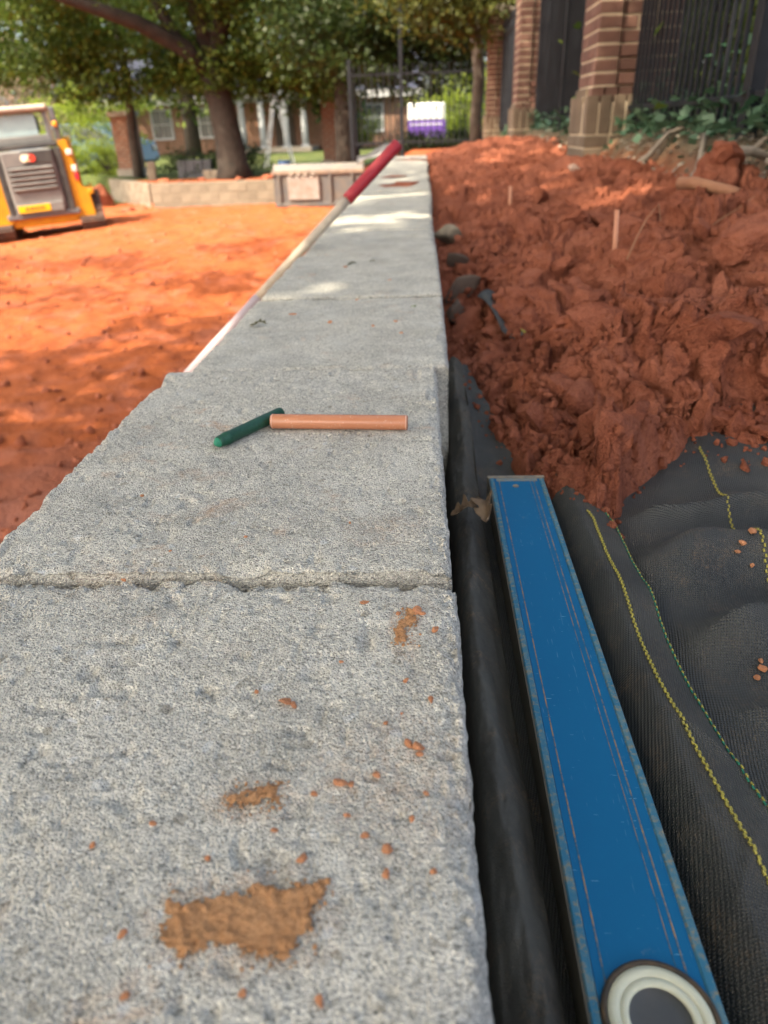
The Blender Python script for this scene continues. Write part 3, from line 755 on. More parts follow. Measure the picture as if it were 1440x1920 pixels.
prof = [(.0035, .0052), (.006, .0056), (.012, .0060), (.0125, .0064), (.018, .0064), (.0185, .0061), (.05, .0062), (L - .001, .0062), (L, .0056)]
me = rod_mesh("crayon_barrel", L, prof, 20, .02); smooth_sides(me); link("crayon_barrel", me, M_GCR, gc, (0, 0, .0064))
me = rod_mesh("crayon_tip", L, [(-.001, .0012), (0, .0024), (.0016, .0034), (.003, .0046), (.0042, .0050)], 18, .14); smooth_sides(me); link("crayon_tip", me, M_GTIP, gc, (0, 0, .0062))
def stick_mat():
    m, t, b, out = new_mat("terracotta_plastic")
    co = coords(t)
    c = mixc(t, noise(t, co, 60, 4, .6), (.44, .165, .08), (.50, .21, .115))
    c = mixc(t, ramp(t, noise(t, co, 420, 3, .6), [(.62, (0, 0, 0)), (.72, (1, 1, 1))]), c, (.60, .38, .27))
    t.links.new(c, b.inputs['Base Color']); b.inputs['Roughness'].default_value = .26; b.inputs['Specular IOR Level'].default_value = .6
    bump(t, b, noise(t, co, 120, 3), .08, .001); return m
b0, b1 = Vector((-.2095, .6645, 0)), Vector((-.0745, .6555, 0)); L = (b1 - b0).length
st = thing("crayon_stick", "smooth glossy terracotta stick lying next to the green crayon on concrete", "crayon", (b0.x, b0.y, ZB), (0, 0, math.atan2(b1.y - b0.y, b1.x - b0.x)))
me = rod_mesh("stick_barrel", L, [(0, .0064), (.0006, .0070), (.0018, .00725), (L * .5, .00725), (L - .0018, .00725), (L - .0006, .0070), (L, .0064)], 36); smooth_sides(me)
link("stick_barrel", me, stick_mat(), st, (0, 0, .00735))
M_RIM = pm("pale_rim", (.66, .40, .30), (.58, .34, .25), 200, .5, 0)
for t0 in (.0012, L - .0018):
    me = rod_mesh("stick_rim", L, [(t0, .00728), (t0 + .0002, .0074), (t0 + .0006, .0074), (t0 + .0008, .00728)], 36); smooth_sides(me)
    link("stick_rim", me, M_RIM, st, (0, 0, .00735))

# ================================================================== SPIRIT LEVEL
def level_mat(name, worn):
    m, t, b, out = new_mat(name)
    co = coords(t)
    c = mixc(t, noise(t, co, 14, 4, .6), (.0012, .106, .245), (.0015, .120, .27))
    sc = ramp(t, noise(t, co, 70, 6, .75, .3), [(.66, (0, 0, 0)), (.70, (1, 1, 1))])
    mp = t.nodes.new('ShaderNodeMapping'); mp.inputs['Scale'].default_value = (900, 60, 60); t.links.new(co, mp.inputs[0])
    s2 = ramp(t, noise(t, mp.outputs[0], 1, 2, .5), [(.70, (0, 0, 0)), (.74, (1, 1, 1))])
    mp3 = t.nodes.new('ShaderNodeMapping'); mp3.inputs['Scale'].default_value = (90, 700, 60); t.links.new(co, mp3.inputs[0])
    s3 = ramp(t, noise(t, mp3.outputs[0], 1, 2, .5), [(.735, (0, 0, 0)), (.76, (1, 1, 1))])
    if worn:
        wv = ramp(t, noise(t, co, 120, 5, .7), [(.40, (0, 0, 0)), (.62, (1, 1, 1))])
        c = mixc(t, wv, (.03, .15, .24), (.10, .19, .22))
        dv = ramp(t, noise(t, co, 240, 4, .7), [(.52, (0, 0, 0)), (.66, (1, 1, 1))])
        c = mixc(t, mth(t, 'MULTIPLY', dv, .7), c, (.30, .22, .12))
    else:
        c = mixc(t, mth(t, 'MULTIPLY', s3, .55), c, (.20, .42, .52))
        c = mixc(t, mth(t, 'MULTIPLY', s2, .25), c, (.20, .34, .42))
        d = ramp(t, noise(t, co, 26, 6, .75), [(.63, (0, 0, 0)), (.75, (1, 1, 1))])
        c = mixc(t, mth(t, 'MULTIPLY', d, .35), c, (.26, .26, .2))
    t.links.new(c, b.inputs['Base Color']); b.inputs['Roughness'].default_value = .7 if worn else .6; b.inputs['Specular IOR Level'].default_value = .16
    bump(t, b, noise(t, co, 300, 3), .1, .0004); return m
M_LBLUE, M_LWORN = level_mat("level_blue", False), level_mat("level_worn_edge", True)
M_LSIDE = pm("level_side", (.10, .085, .055), (.055, .05, .036), 40, .6, .2, 200, .001)
def groove_mat():
    m, t, b, out = new_mat("groove_dirt"); co = coords(t)
    c = mixc(t, ramp(t, noise(t, co, 90, 5, .7), [(.4, (0, 0, 0)), (.6, (1, 1, 1))]), (.015, .10, .18), (.30, .19, .09))
    t.links.new(c, b.inputs['Base Color']); b.inputs['Roughness'].default_value = .9; return m
M_GROOVE = groove_mat()
LVW, LVY0, LVY1, LVT, LVZ = .0610, -.24, .731, .0285, -.0845
lv = thing("spirit_level", "blue metal box spirit level with scratched faces lying along the wall", "spirit level", (.0100, 0, LVZ - LVT), (0, 0, rad(-.2)))
grooves = [.0112, .0452, .0493]
prof = [(.0065, LVT - .0007)]
for g in grooves:
    prof += [(g - .0003, LVT - .0007), (g - .0002, LVT - .0016), (g + .0002, LVT - .0016), (g + .0003, LVT - .0007)]
prof += [(LVW - .0055, LVT - .0007), (LVW - .0055, .002), (.0065, .002)]
MB().prism(prof, 1, LVY0, LVY1 - .003).build("web_panel", M_LBLUE, lv)
def rail_prof(x0, x1, s):
    b = .0009
    p = [(x0, b), (x0 + b, 0), (x1 - b, 0), (x1, b), (x1, LVT - b), (x1 - b, LVT), (x0 + b, LVT), (x0, LVT - b)]
    return p
MB().prism(rail_prof(0.0012, .0063, 0), 1, LVY0, LVY1 - .003).build("edge_rail", M_LWORN, lv)
MB().prism(rail_prof(LVW - .0053, LVW - .0002, 0), 1, LVY0, LVY1 - .003).build("edge_rail", M_LWORN, lv)
MB().prism([(0, .0003), (.0010, .0003), (.0010, LVT - .0008), (0, LVT - .0008)], 1, LVY0, LVY1 - .003).build("side_plate", M_LSIDE, lv)
for g in grooves:
    wd = .00085 if g != .0452 else .00045
    MB().box(g - wd / 2, g + wd / 2, LVY0 + .001, LVY1 - .006, LVT - .0014, LVT - .0005).build("groove_line", M_GROOVE, lv)
M_CAP = pm("worn_end_cap", (.30, .24, .16), (.13, .13, .12), 90, .7, .4, 260, .001)
mb = MB(); mb.box(-.0012, LVW + .001, LVY1 - .003, LVY1 + .002, -.0005, LVT + .0012, None, .001); mb.build("end_cap", M_CAP, lv)
MB().box(.0085, LVW - .008, LVY1 - .010, LVY1 - .0035, LVT - .0008, LVT - .0001).build("end_band", pm("worn_band", (.12, .20, .24), (.22, .20, .14), 200, .6, .2), lv)
me = rod_mesh("cap_screw", 0, [(0, .0035), (.0008, .0032)], 14); o = link("cap_screw", me, M_CAP, lv, (.028, LVY1 - .022, LVT - .0008), (0, rad(-90), 0))
# vial window
def ring(nm, prof, m, cx, cy, z, seg=56):
    V, F = [], []
    n = len(prof)
    for (r, h) in prof:
        for k in range(seg):
            a = 2 * math.pi * k / seg; V.append((cx + r * math.cos(a), cy + r * math.sin(a), z + h))
    for i in range(n - 1):
        for k in range(seg): F.append((i * seg + k, i * seg + (k + 1) % seg, (i + 1) * seg + (k + 1) % seg, (i + 1) * seg + k))
    me = bpy.data.meshes.new(nm); me.from_pydata(V, [], F); me.update()
    for p in me.polygons: p.use_smooth = True
    return link(nm, me, m, lv)
VX, VY = .0317, .1775
M_BLK = pm("black_rubber", (.02, .02, .018), (.10, .065, .035), 130, .7, .4, 300, .001)
M_CRM = pm("cream_plastic", (.62, .62, .47), (.52, .52, .38), 60, .45, .15, 400, .0004)
ring("vial_gasket", [(.0258, -.0007), (.0256, .0012), (.0246, .0022), (.0232, .0020), (.0228, .0006)], M_BLK, VX, VY, LVT)
ring("vial_ring", [(.0230, .0006), (.0226, .0016), (.0205, .0024), (.0178, .0022), (.0174, .0012), (.0172, .0018), (.0140, .0016), (.0136, .0008), (.0135, -.0005)], M_CRM, VX, VY, LVT)
M_LENS = pm("smoky_lens", (.030, .031, .027), (.055, .052, .043), 50, .35, 0, spec=.6)
ring("vial_lens", [(.0138, .0004), (.0125, -.0002), (.008, -.0004), (.0001, -.0004)], M_LENS, VX, VY, LVT)

# ================================================================== DRY LEAVES
def leaf_outline(nm, pts, sc, curl, m, seed):
    """lobed leaf: half outline mirrored, bent along the midrib and puckered"""
    V, F = [], []
    rows = len(pts); cols = 7
    for i, (y, wdt) in enumerate(pts):
        for j in range(cols):
            u = (j / (cols - 1) - .5) * 2
            x = u * wdt; n = R.uniform(-.03, .03)
            V.append((x * sc, y * sc, sc * (curl * (abs(u) ** 1.5) * wdt + .25 * curl * math.sin(y * 5) + n)))
    for i in range(rows - 1):
        for j in range(cols - 1): F.append((i * cols + j, i * cols + j + 1, (i + 1) * cols + j + 1, (i + 1) * cols + j))
    me = bpy.data.meshes.new(nm); me.from_pydata(V, [], F); me.update()
    for p in me.polygons: p.use_smooth = True
    return me
oak = [(0, .02), (.08, .05), (.15, .16), (.22, .24), (.28, .12), (.34, .10), (.42, .30), (.50, .34), (.56, .16), (.62, .14), (.70, .27), (.78, .24), (.84, .12), (.92, .12), (1, .02)]
M_DRY = pm("dry_brown_leaf", (.24, .155, .085), (.15, .095, .055), 90, .75, .5, 220, .001)
def solid(o, th):
    md = o.modifiers.new("thick", 'SOLIDIFY'); md.thickness = th; md.offset = 0; return o
o = solid(link("dry_leaf", leaf_outline("dry_leaf", oak, .036, .9, M_DRY, 1), M_DRY, None, (.008, .648, -.0765), (rad(14), rad(26), rad(168))), .0004)
tag(o, "curled dry brown leaf against the edge of the blue level", "leaf")
o = solid(link("dry_leaf", leaf_outline("dry_leaf", oak, .030, .8, M_DRY, 2), M_DRY, None, (-.004, .640, -.0765), (rad(-8), rad(-18), rad(85))), .0004)
tag(o, "dry brown leaf with pointed lobes lying on the dark felt strip", "leaf")
M_OLV = pm("olive_leaf", (.14, .13, .05), (.07, .065, .03), 90, .7, .3)
M_GLF = pm("fresh_leaf", (.16, .22, .04), (.10, .14, .03), 90, .6, .3)
for (x, y, s, rz, m, lb) in [(-.295, 1.09, .028, 80, M_OLV, "withered olive leaf flat on the wall top beside red crumbs"), (-.071, 1.18, .012, 20, M_GLF, "tiny fresh green leaf scrap on the wall top"),
                             (-.20, 1.62, .02, 100, M_OLV, "small withered leaf on the wall top, close to the wooden handle"), (-.16, 1.64, .016, 60, M_OLV, "olive leaf fragment on the wall top, next to a withered leaf")]:
    o = solid(link("small_leaf", leaf_outline("small_leaf", oak, s, .35, m, 3), m, None, (x, y, .0055), (0, 0, rad(rz))), .0004); tag(o, lb, "leaf")
for i, (x, y, s) in enumerate([(-.264, 1.149, 5.0), (-.198, 1.091, 4.4), (-.132, 1.063, 3.2), (-.10, 1.09, 3.0), (-.17, 1.25, 3.2), (-.09, 1.02, 3.0), (-.22, 1.58, 4.0), (-.12, 1.42, 3.5)]):
    o = link("clay_crumb", CLOD_MID[i % 7], None, None, (x, y, .0045 + .3 * s * .001), (0, 0, i)); s *= .001; o.scale = (s * 1.4, s, s * .8)
    tag(o, "tiny red clay crumb on the wall top beyond the crayons", "clay crumb", "clay crumbs on the farther blocks")
for i, (x, y, sx, sy) in enumerate([(-.14, 3.9, .10, .20), (-.05, 6.7, .05, .3), (-.20, 4.6, .06, .12)]):
    me = clod_mesh(4, 70 + i, "clay_spill", .95, 1); o = link("clay_spill", me, M_CLAY, None, (x, y, .004), (0, 0, i * .7)); o.scale = (sx * .9, sy * .8, .007)
    tag(o, ["patch of red clay spilled across the far part of the wall top", "strip of red clay spilled at the far end of the wall", "thin patch of red clay spilled along the wall middle"][i], "clay spill")

# ================================================================== LEANING HANDLE
POLE_TOP, POLE_FOOT = Vector((-.1145, 2.001, .2247)), Vector((-1.650, 1.331, -1.1958))   # rests on the wall's left edge in between
def hp(s, y=None): return POLE_TOP.lerp(POLE_FOOT, (s - .19) / (5.55 - .19))
def hy_(s): return None
SB = 5.55
hd = thing("tool_handle", "long pole tool with red grip leaning across the edge of the concrete wall", "tool", hp(SB, hy_(SB)))
HO = hp(SB, hy_(SB))
def seg(nm, s0, s1, r, m, extra=None):
    n = 8
    pts = [hp(s0 + (s1 - s0) * i / n, hy_(s0 + (s1 - s0) * i / n)) - HO for i in range(n + 1)]
    rr = [r] * (n + 1)
    if extra: rr[0] *= .8; rr.insert(1, r); pts.insert(1, pts[0] + (pts[1] - pts[0]) * .12)
    return MB().tube(pts, rr, 20).build(nm, m, hd, None, None, True)
M_RED = pm("red_rubber_grip", (.36, .022, .035), (.28, .018, .03), 30, .5, .15, 120, .001)
M_WOOD = pm("pale_wood", (.50, .43, .33), (.38, .32, .24), 30, .55, .3, 150, .001)
M_WHT = pm("pale_sleeve", (.62, .52, .52), (.48, .38, .40), 20, .5, .1)
seg("red_grip", .19, .64, .0148, M_RED, 1); seg("wooden_shaft", .63, 1.45, .0115, M_WOOD); seg("pale_sleeve", 1.44, SB - .02, .0118, M_WHT)

# ================================================================== BITS ON THE HEAP
def stick(nm, pts, r, m, label, cat="stick", taper=.6):
    p0 = Vector(pts[0]); n = len(pts)
    o = MB().tube([Vector(p) - p0 for p in pts], [r * (1 - (1 - taper) * i / (n - 1)) for i in range(n)], 9).build(nm, m, None, p0, None, True)
    return tag(o, label, cat)
M_STAKE = pm("pink_stake", (.52, .24, .14), (.45, .20, .12), 30, .6, .2)
M_BARK = pm("pale_branch", (.33, .16, .085), (.24, .105, .058), 20, .8, .6, 60, .004)
M_GREYW = pm("grey_roots", (.30, .25, .20), (.18, .15, .12), 20, .85, .6, 60, .004)
z = hz1(.40, 1.80); stick("survey_stake", [(.318, 1.50, -.04), (.317, 1.50, .05), (.315, 1.505, .108)], .0052, M_STAKE, "thin pinkish wooden stake standing upright in the clay heap", "stake", .9)
z = hz1(.27, 2.7); stick("short_stake", [(.27, 2.9, z - .02), (.268, 2.9, z + .08)], .007, M_STAKE, "short pale stake poking out of the heap near the wall", "stake", .9)
z = hz1(.80, 2.3); stick("broken_branch", [(.615, 2.10, .106), (.642, 2.07, .109), (.664, 2.04, .104), (.690, 2.00, .098), (.716, 1.96, .090)], .0165, M_BARK, "thick pale broken branch lying on top of the clay heap", "branch", .8)
for (x, y, dx, dy, lb) in [(.50, 1.62, .13, .05, "thin pale root fibre curling from the upper clay slope"), (.62, 1.30, .12, .02, "thin pale root fibre lying on the large clay lumps"), (.33, 1.45, .10, .06, "fine pale root fibre beside the upright stake"), (.60, 1.9, .06, .12, "fine root fibre below the broken branch")]:
    pts = []
    for k in range(6):
        u = k / 5; px, py = x + dx * u, y + dy * u + .02 * math.sin(u * 4); pts.append((px, py, hz1(px, py) + .012 + .02 * math.sin(u * 3.1)))
    stick("root_fibre", pts, .0018, M_BARK, lb, "root", .5)
def rock(x, y, z, s, label, m, seed, sq=.8, cat="stone"):
    o = link("stone", clod_mesh(3, seed, "stone", .45, sq), m, None, (x, y, z), (R.uniform(0, 1), R.uniform(0, 1), R.uniform(0, 6))); o.scale = (s, s * .8, s * .8); return tag(o, label, cat)
M_STONE = pm("pale_stone", (.25, .215, .16), (.17, .13, .09), 20, .85, .6, 60, .004)
M_STONER = pm("pinkish_stone", (.46, .30, .22), (.36, .24, .18), 12, .85, .6, 60, .004)
M_STONED = pm("dusty_rubble", (.19, .165, .135), (.20, .11, .07), 25, .9, .8, 70, .006)
rock(.66, 3.7, hz1(.66, 3.7) + .02, .06, "pinkish pale stone on the heap near the brick pillar base", M_STONER, 51)
rock(.040, 2.52, -.065, .075, "pale stone wedged between heap and wall blocks", M_STONE, 52, .8)
rock(.030, 1.80, -.095, .055, "grey rubble chunk wedged behind the wall near the fabric scrap", M_STONED, 53, .9)
rock(.020, 1.62, -.105, .040, "dark rubble lump low behind the wall blocks", M_STONED, 54, .8)
rock(.040, 2.15, -.080, .040, "small grey rubble piece behind the wall, between two stones", M_STONED, 55, .8)
mb = MB(); n = 10
V = []
for i in range(n):
    u = i / (n - 1)
    for j in range(5):
        q = j / 4; V.append((.050 + .04 * q + .03 * u, 1.47 - .20 * u, -.040 - .02 * u + .014 * math.sin(q * 3.1 + u * 3)))
me = mesh_np("fabric_scrap", np.array(V), grid_faces(n, 5)); sc_ = solid(link("fabric_scrap", me, M_FABB), .001); tag(sc_, "narrow dark fabric scrap with yellow edge sticking out of the heap", "fabric")
mb = MB(); mb.tube([Vector(V[i * 5 + 4]) + Vector((0, 0, .001)) for i in range(n)], .0022, 6); mb.build("yellow_edge", M_YEL, sc_)

# ================================================================== BRICK PILLARS AND IRON FENCE
M_BRICK = pm("brown_brick", (.150, .075, .055), (.105, .056, .044), 9, .85, .6, 90, .004, island=.5)
M_MORT = pm("tan_mortar", (.46, .38, .27), (.38, .31, .22), 14, .95, .6, 120, .004)
M_BUFF = pm("tan_washed_brick", (.165, .122, .085), (.115, .086, .060), 9, .9, .6, 90, .004, island=.3)
M_STCAP = pm("stone_cap", (.34, .30, .25), (.26, .23, .19), 9, .9, .5, 50, .005)
_bm = {}
def brick(parent, x0, x1, y0, y1, z0, z1, m):
    key = (round(x1 - x0, 3), round(y1 - y0, 3), round(z1 - z0, 3), m.name)
    if key not in _bm:
        _bm[key] = MB().box(0, x1 - x0, 0, y1 - y0, 0, z1 - z0, None, .004).mesh("brick")
    j = lambda a: R.uniform(-a, a)
    return link("brick", _bm[key], m, parent, (x0 + j(.001), y0 + j(.0015), z0 + j(.0008)))
PW = .45; G = .011
def pillar(label, loc, courses=19):
    p = thing("brick_pillar", label, "pillar", loc, group="brick fence pillars")
    e = .036; zz = -.06
    MB().box(.004, PW - .004, .046, PW - .006, zz, .34 + courses * .068).build("mortar_core", M_MORT, p)
    MB().box(-e + .005, PW + e - .005, -e + .005, PW + e - .005, zz, .258).build("plinth_core", M_MORT, p)
    MB().box(.005, .120, .004, .047, .335, .34 + courses * .068).build("mortar_edge", M_MORT, p)
    MB().box(PW - .120, PW - .005, .004, .047, .335, .34 + courses * .068).build("mortar_edge", M_MORT, p)
    # plinth: two flat courses, then bricks on end
    for r in range(2):
        zb = zz + .02 + r * .068
        for (a, b_) in ((-e, .10), (.111, .32), (.331, PW + e)):
            brick(p, a, b_, -e, -e + .09, zb, zb + .057, M_BUFF)
        for (a, b_) in ((-e + .101, .26), (.271, PW + e)):
            brick(p, -e, -e + .09, a, b_, zb, zb + .057, M_BUFF)
    zb = zz + .02 + 2 * .068; x = -e; n = 7; wd = (PW + 2 * e - (n - 1) * G) / n
    for i in range(n):
        brick(p, x, x + wd, -e, -e + .09, zb, zb + .195, M_BUFF)
        if i > 1: brick(p, -e, -e + .09, x, x + wd, zb, zb + .195, M_BUFF)
        x += wd + G
    # upper soldier course, then stretchers with a sunk panel
    zb = .302 - .035; x = -.012; n = 6; wd = (PW + .024 - (n - 1) * G) / n
    for i in range(n):
        brick(p, x, x + wd, -.012, .08, zb, zb + .066, M_BRICK)
        if i > 1: brick(p, -.012, .08, x, x + wd, zb, zb + .066, M_BUFF)
        x += wd + G
    z0 = .344
    for c in range(courses):
        zc = z0 + c * .068; up = zc + .057
        m = M_BRICK
        brick(p, 0, .125, 0, .095, zc, up, m); brick(p, PW - .125, PW, 0, .095, zc, up, m)
        if c > 2:
            if c % 2: brick(p, .136, PW - .136, .040, .10, zc, up, m)
            else: brick(p, .136, .2195, .040, .10, zc, up, m); brick(p, .2305, PW - .136, .040, .10, zc, up, m)
        else: brick(p, .136, PW - .136, .002, .095, zc, up, m)
        if c % 2:
            brick(p, 0, .095, .106, .30, zc, up, m); brick(p, 0, .095, .311, PW, zc, up, m)
        else:
            brick(p, 0, .095, .106, .21, zc, up, m); brick(p, 0, .095, .221, PW, zc, up, m)
        brick(p, PW - .095, PW, .106, PW, zc, up, m); brick(p, .106, PW - .106, PW - .095, PW - .002, zc, up, m)
    zt = z0 + courses * .068
    MB().box(-.05, PW + .05, -.05, PW + .05, zt, zt + .085, None, .012).build("stone_cap", M_STCAP, p)
    return p
def copy_tree(o, parent=None):
    c = o.copy(); COL.objects.link(c); c.parent = parent
    for ch in o.children: copy_tree(ch, c)
    return c
P1 = pillar("brown brick fence pillar with sunk panel and tan plinth, beside the open ivy bank", (.935, 4.84, .085))
P2 = copy_tree(P1); P2.location = (.955, 8.75, .09); P2["label"] = "brick fence pillar standing between two long iron fence panels"
P3 = copy_tree(P1); P3.location = (.99, 12.9, .05); P3["label"] = "stone-capped brick pillar at the corner where the iron gate begins"
M_IRON = pm("black_iron", (.007, .0085, .012), (.012, .014, .019), 20, .5, .15, 120, .001, spec=.25)
_bar = MB().box(-.008, .008, -.008, .008, 0, 1.42, None, .002).mesh("fence_bar")
def fence(label, y0, y1, X, zb, post=True, step=.076):
    f = thing("iron_fence", label, "fence", (X, y0, zb), group="iron fence panels")
    Lh = y1 - y0
    for zr in (.075, 1.22, 1.36): MB().box(-.013, .013, .0, Lh, zr - .013, zr + .013, None, .003).build("rail", M_IRON, f)
    n = int(Lh / step)
    for i in range(1, n): link("fence_bar", _bar, M_IRON, f, (.0, Lh * i / n, 0))
    if post: MB().box(-.03, .03, -.032, .028, -.14, 1.5, None, .004).build("post", M_IRON, f)
    return f
fence("black iron fence panel between a square post and the nearest brick pillar", 3.06, 4.80, 1.14, .235)
fence("black iron fence panel above the ivy, ending at a square post", 1.30, 3.02, 1.14, .245)
fence("black iron fence panel running from pillar to a middle post, behind the first pillar", 5.26, 6.98, 1.14, .20, False)
fence("black iron fence panel with middle post leading up to the second pillar", 7.0, 8.74, 1.14, .20)
fence("black iron fence panel past the second brick pillar", 9.22, 11.0, 1.16, .15, False)
fence("black iron fence panel ending at the stone-capped corner pillar", 11.04, 12.88, 1.18, .13)
# gate fence across the back
def cross_fence(name, label, x0, x1, Y, zb, H, step, posts, cat):
    f = thing(name, label, cat, (x0, Y, zb))
    W = x1 - x0
    for zr in (.12, H - .15): MB().box(0, W, -.015, .015, zr - .018, zr + .018).build("rail", M_IRON, f)
    me = MB().box(-.009, .009, -.009, .009, .04, H).mesh("gate_bar")
    n = int(W / step)
    for i in range(1, n): link("gate_bar", me, M_IRON, f, (W * i / n, 0, 0))
    for px, ph in posts: MB().box(px - .035, px + .035, -.036, .034, -.15, ph, None, .005).build("post", M_IRON, f)
    return f
cross_fence("iron_gate", "black iron gate with tall post closing the far end of the site", -1.35, .98, 15.0, -.14, 1.36, .105, [(.03, 1.45), (.95, 2.3), (2.3, 1.4)], "gate")

# ================================================================== FOLIAGE TOOLS
def leaf_mesh(nm, P, size, flat=.35, rng=RNG, shape=.62, fold=.12):
    n = len(P)
    d = rng.normal(size=(n, 3)); d[:, 2] = d[:, 2] * .6 - .25; d /= np.linalg.norm(d, axis=1)[:, None]
    q = rng.normal(size=(n, 3)); q[:, 2] += 1.2 * flat * 3; sdir = np.cross(d, q); sdir /= (np.linalg.norm(sdir, axis=1)[:, None] + 1e-9)
    nn = np.cross(sdir, d)
    s = size * rng.uniform(.6, 1.35, n)[:, None]
    a = P; b = P + d * s * .5 + sdir * s * shape * .5 + nn * s * fold; c = P + d * s; e = P + d * s * .5 - sdir * s * shape * .5 + nn * s * fold
    V = np.stack([a, b, c, e], 1).reshape(-1, 3)
    F = np.arange(n * 4).reshape(n, 4)
    return mesh_np(nm, V, F, smooth=False)
def clumps(rng, centre, radii, ncl, per, spread, low=-1.0, shell=.55):
    u = rng.normal(size=(ncl, 3)); u /= np.linalg.norm(u, axis=1)[:, None]
    r = shell + (1 - shell) * rng.random(ncl) ** .7
    c = np.array(centre) + u * r[:, None] * np.array(radii)
    c = c[(u[:, 2] * r) > low]
    k = np.repeat(np.arange(len(c)), rng.poisson(per, len(c)))
    sp = rng.normal(size=(len(k), 3)) * np.array([spread, spread, spread * .55]) * rng.uniform(.6, 1.4, len(c))[k][:, None]
    return c[k] + sp, c
LM = {
 'main': leaf_mat("maple_leaf", (.040, .078, .014), (.115, .155, .024), .45),
 'dark': leaf_mat("dark_leaf", (.018, .036, .010), (.045, .068, .016), .4),
 'olive': leaf_mat("olive_foliage", (.035, .046, .011), (.10, .11, .022), .45),
 'lime': leaf_mat("lime_leaf", (.13, .19, .022), (.23, .27, .04), .55),
 'ivy': leaf_mat("ivy_leaf", (.030, .085, .045), (.095, .165, .095), .2, .45),
 'pink': leaf_mat("pale_leaf", (.20, .16, .11), (.26, .16, .13), .4),
 'litter': leaf_mat("dead_leaf", (.16, .12, .085), (.42, .37, .30), .1, .8),
}
M_TRUNK = pm("tree_bark", (.042, .031, .025), (.020, .016, .013), 5, .95, .9, 14, .03)
M_TRUNK2 = pm("grey_bark", (.085, .068, .054), (.045, .037, .03), 5, .95, .8, 20, .02)
def tree(name, label, base, trunk_pts, trunk_r, limbs, crown, leafm, leaf_size, bark=None, group=None):
    t = thing(name, label, "tree", base, group=group); B = Vector(base)
    MB().tube([Vector(p) - B for p in trunk_pts], trunk_r, 14).build("trunk", bark or M_TRUNK, t, None, None, True)
    for pts, rr in limbs: MB().tube([Vector(p) - B for p in pts], rr, 9).build("limb", bark or M_TRUNK, t, None, None, True)
    o = link("crown", leaf_mesh("crown", crown - np.array(base), leaf_size), leafm, t)
    return t
def rg(s): return np.random.default_rng(s)
def gz(x, y): return float(ground_z(np.array([x]), np.array([y]))[0])

# ---- big tree on the bank behind the tan wall
r1 = rg(1)
c1, cc = clumps(r1, (-5.2, 20.6, 5.2), (6.8, 4.4, 3.6), 330, 105, .42, -.95, .5)
c1b, _ = clumps(r1, (-8.4, 18.8, 3.1), (3.6, 2.0, 1.1), 70, 110, .34, -1, .2)
c1c, _ = clumps(r1, (-2.8, 18.6, 2.8), (2.6, 1.6, .9), 50, 110, .34, -1, .2)
c1d, _ = clumps(r1, (-6.9, 19.6, 1.75), (5.6, 1.2, .75), 130, 125, .26, -1, .2)
c1e, _ = clumps(r1, (-3.2, 19.3, 1.5), (2.8, 1.2, .65), 85, 120, .24, -1, .2)
c1f, _ = clumps(r1, (-6.2, 17.3, 3.9), (3.2, .8, .7), 60, 120, .28, -1, .2)  # extra clump mostly above the view, added to shade the trunk
crown = np.concatenate([c1, c1b, c1c, c1d, c1e, c1f])
bx, by = -4.55, 19.0
limbs = [([(-4.75, 19, 1.35), (-5.2, 18.6, 1.9), (-6.0, 18.0, 2.35), (-7.2, 17.2, 2.75), (-8.6, 16.5, 3.2)], [.22, .19, .15, .11, .06]),
         ([(-4.75, 19, 1.6), (-4.85, 18.9, 2.4), (-5.2, 18.6, 3.4), (-5.6, 18.3, 4.8), (-5.7, 18.2, 6.4)], [.26, .22, .18, .12, .06]),
         ([(-4.70, 19, 1.7), (-4.35, 18.8, 2.5), (-3.9, 18.4, 3.4), (-3.2, 17.8, 4.6), (-2.6, 17.3, 5.6)], [.24, .20, .16, .11, .05]),
         ([(-5.3, 18.5, 1.95), (-5.8, 18.9, 2.8), (-6.4, 19.4, 3.8), (-7.0, 20, 4.8)], [.15, .12, .09, .05]),
         ([(-4.2, 18.7, 2.7), (-3.2, 18.0, 2.9), (-2.3, 17.2, 3.0), (-1.5, 16.5, 3.1)], [.12, .09, .07, .04])]
tree("broad_tree", "large forked dark tree on the bank above the tan block wall", (bx, by, gz(bx, by)), [(bx, by, gz(bx, by) - .1), (bx - .01, by, -.45), (bx - .05, by, .2), (bx - .14, by, .9), (bx - .2, by, 1.45), (bx - .18, by, 1.8)],
     [.50, .37, .32, .30, .32, .27], limbs, crown, LM['main'], .115)
# ---- dark tree next to the bucket
r2 = rg(2)
c2, _ = clumps(r2, (-.9, 18.2, 4.6), (4.4, 4.0, 3.3), 210, 110, .42, -.95, .5)
c2b, _ = clumps(r2, (-.4, 16.4, 1.85), (2.8, 1.5, 1.0), 150, 120, .30, -1, .2)
bx, by = -1.75, 18.6
tree("shade_tree", "dark straight tree trunk beside the iron gate, behind the steel bucket", (bx, by, gz(bx, by)), [(bx, by, gz(bx, by) - .1), (bx, by, 0), (bx + .03, by, 1.2), (bx + .08, by, 2.8), (bx + .1, by, 5)], [.34, .27, .25, .22, .12],
     [([(bx + .05, by, 1.9), (bx + .7, by - .6, 2.6), (bx + 1.8, by - 1.6, 3.1)], [.14, .1, .04]), ([(bx + .05, by, 2.2), (bx - .7, by - .4, 3.0), (bx - 1.6, by - .8, 3.8)], [.13, .1, .05])],
     np.concatenate([c2, c2b]), LM['dark'], .11)
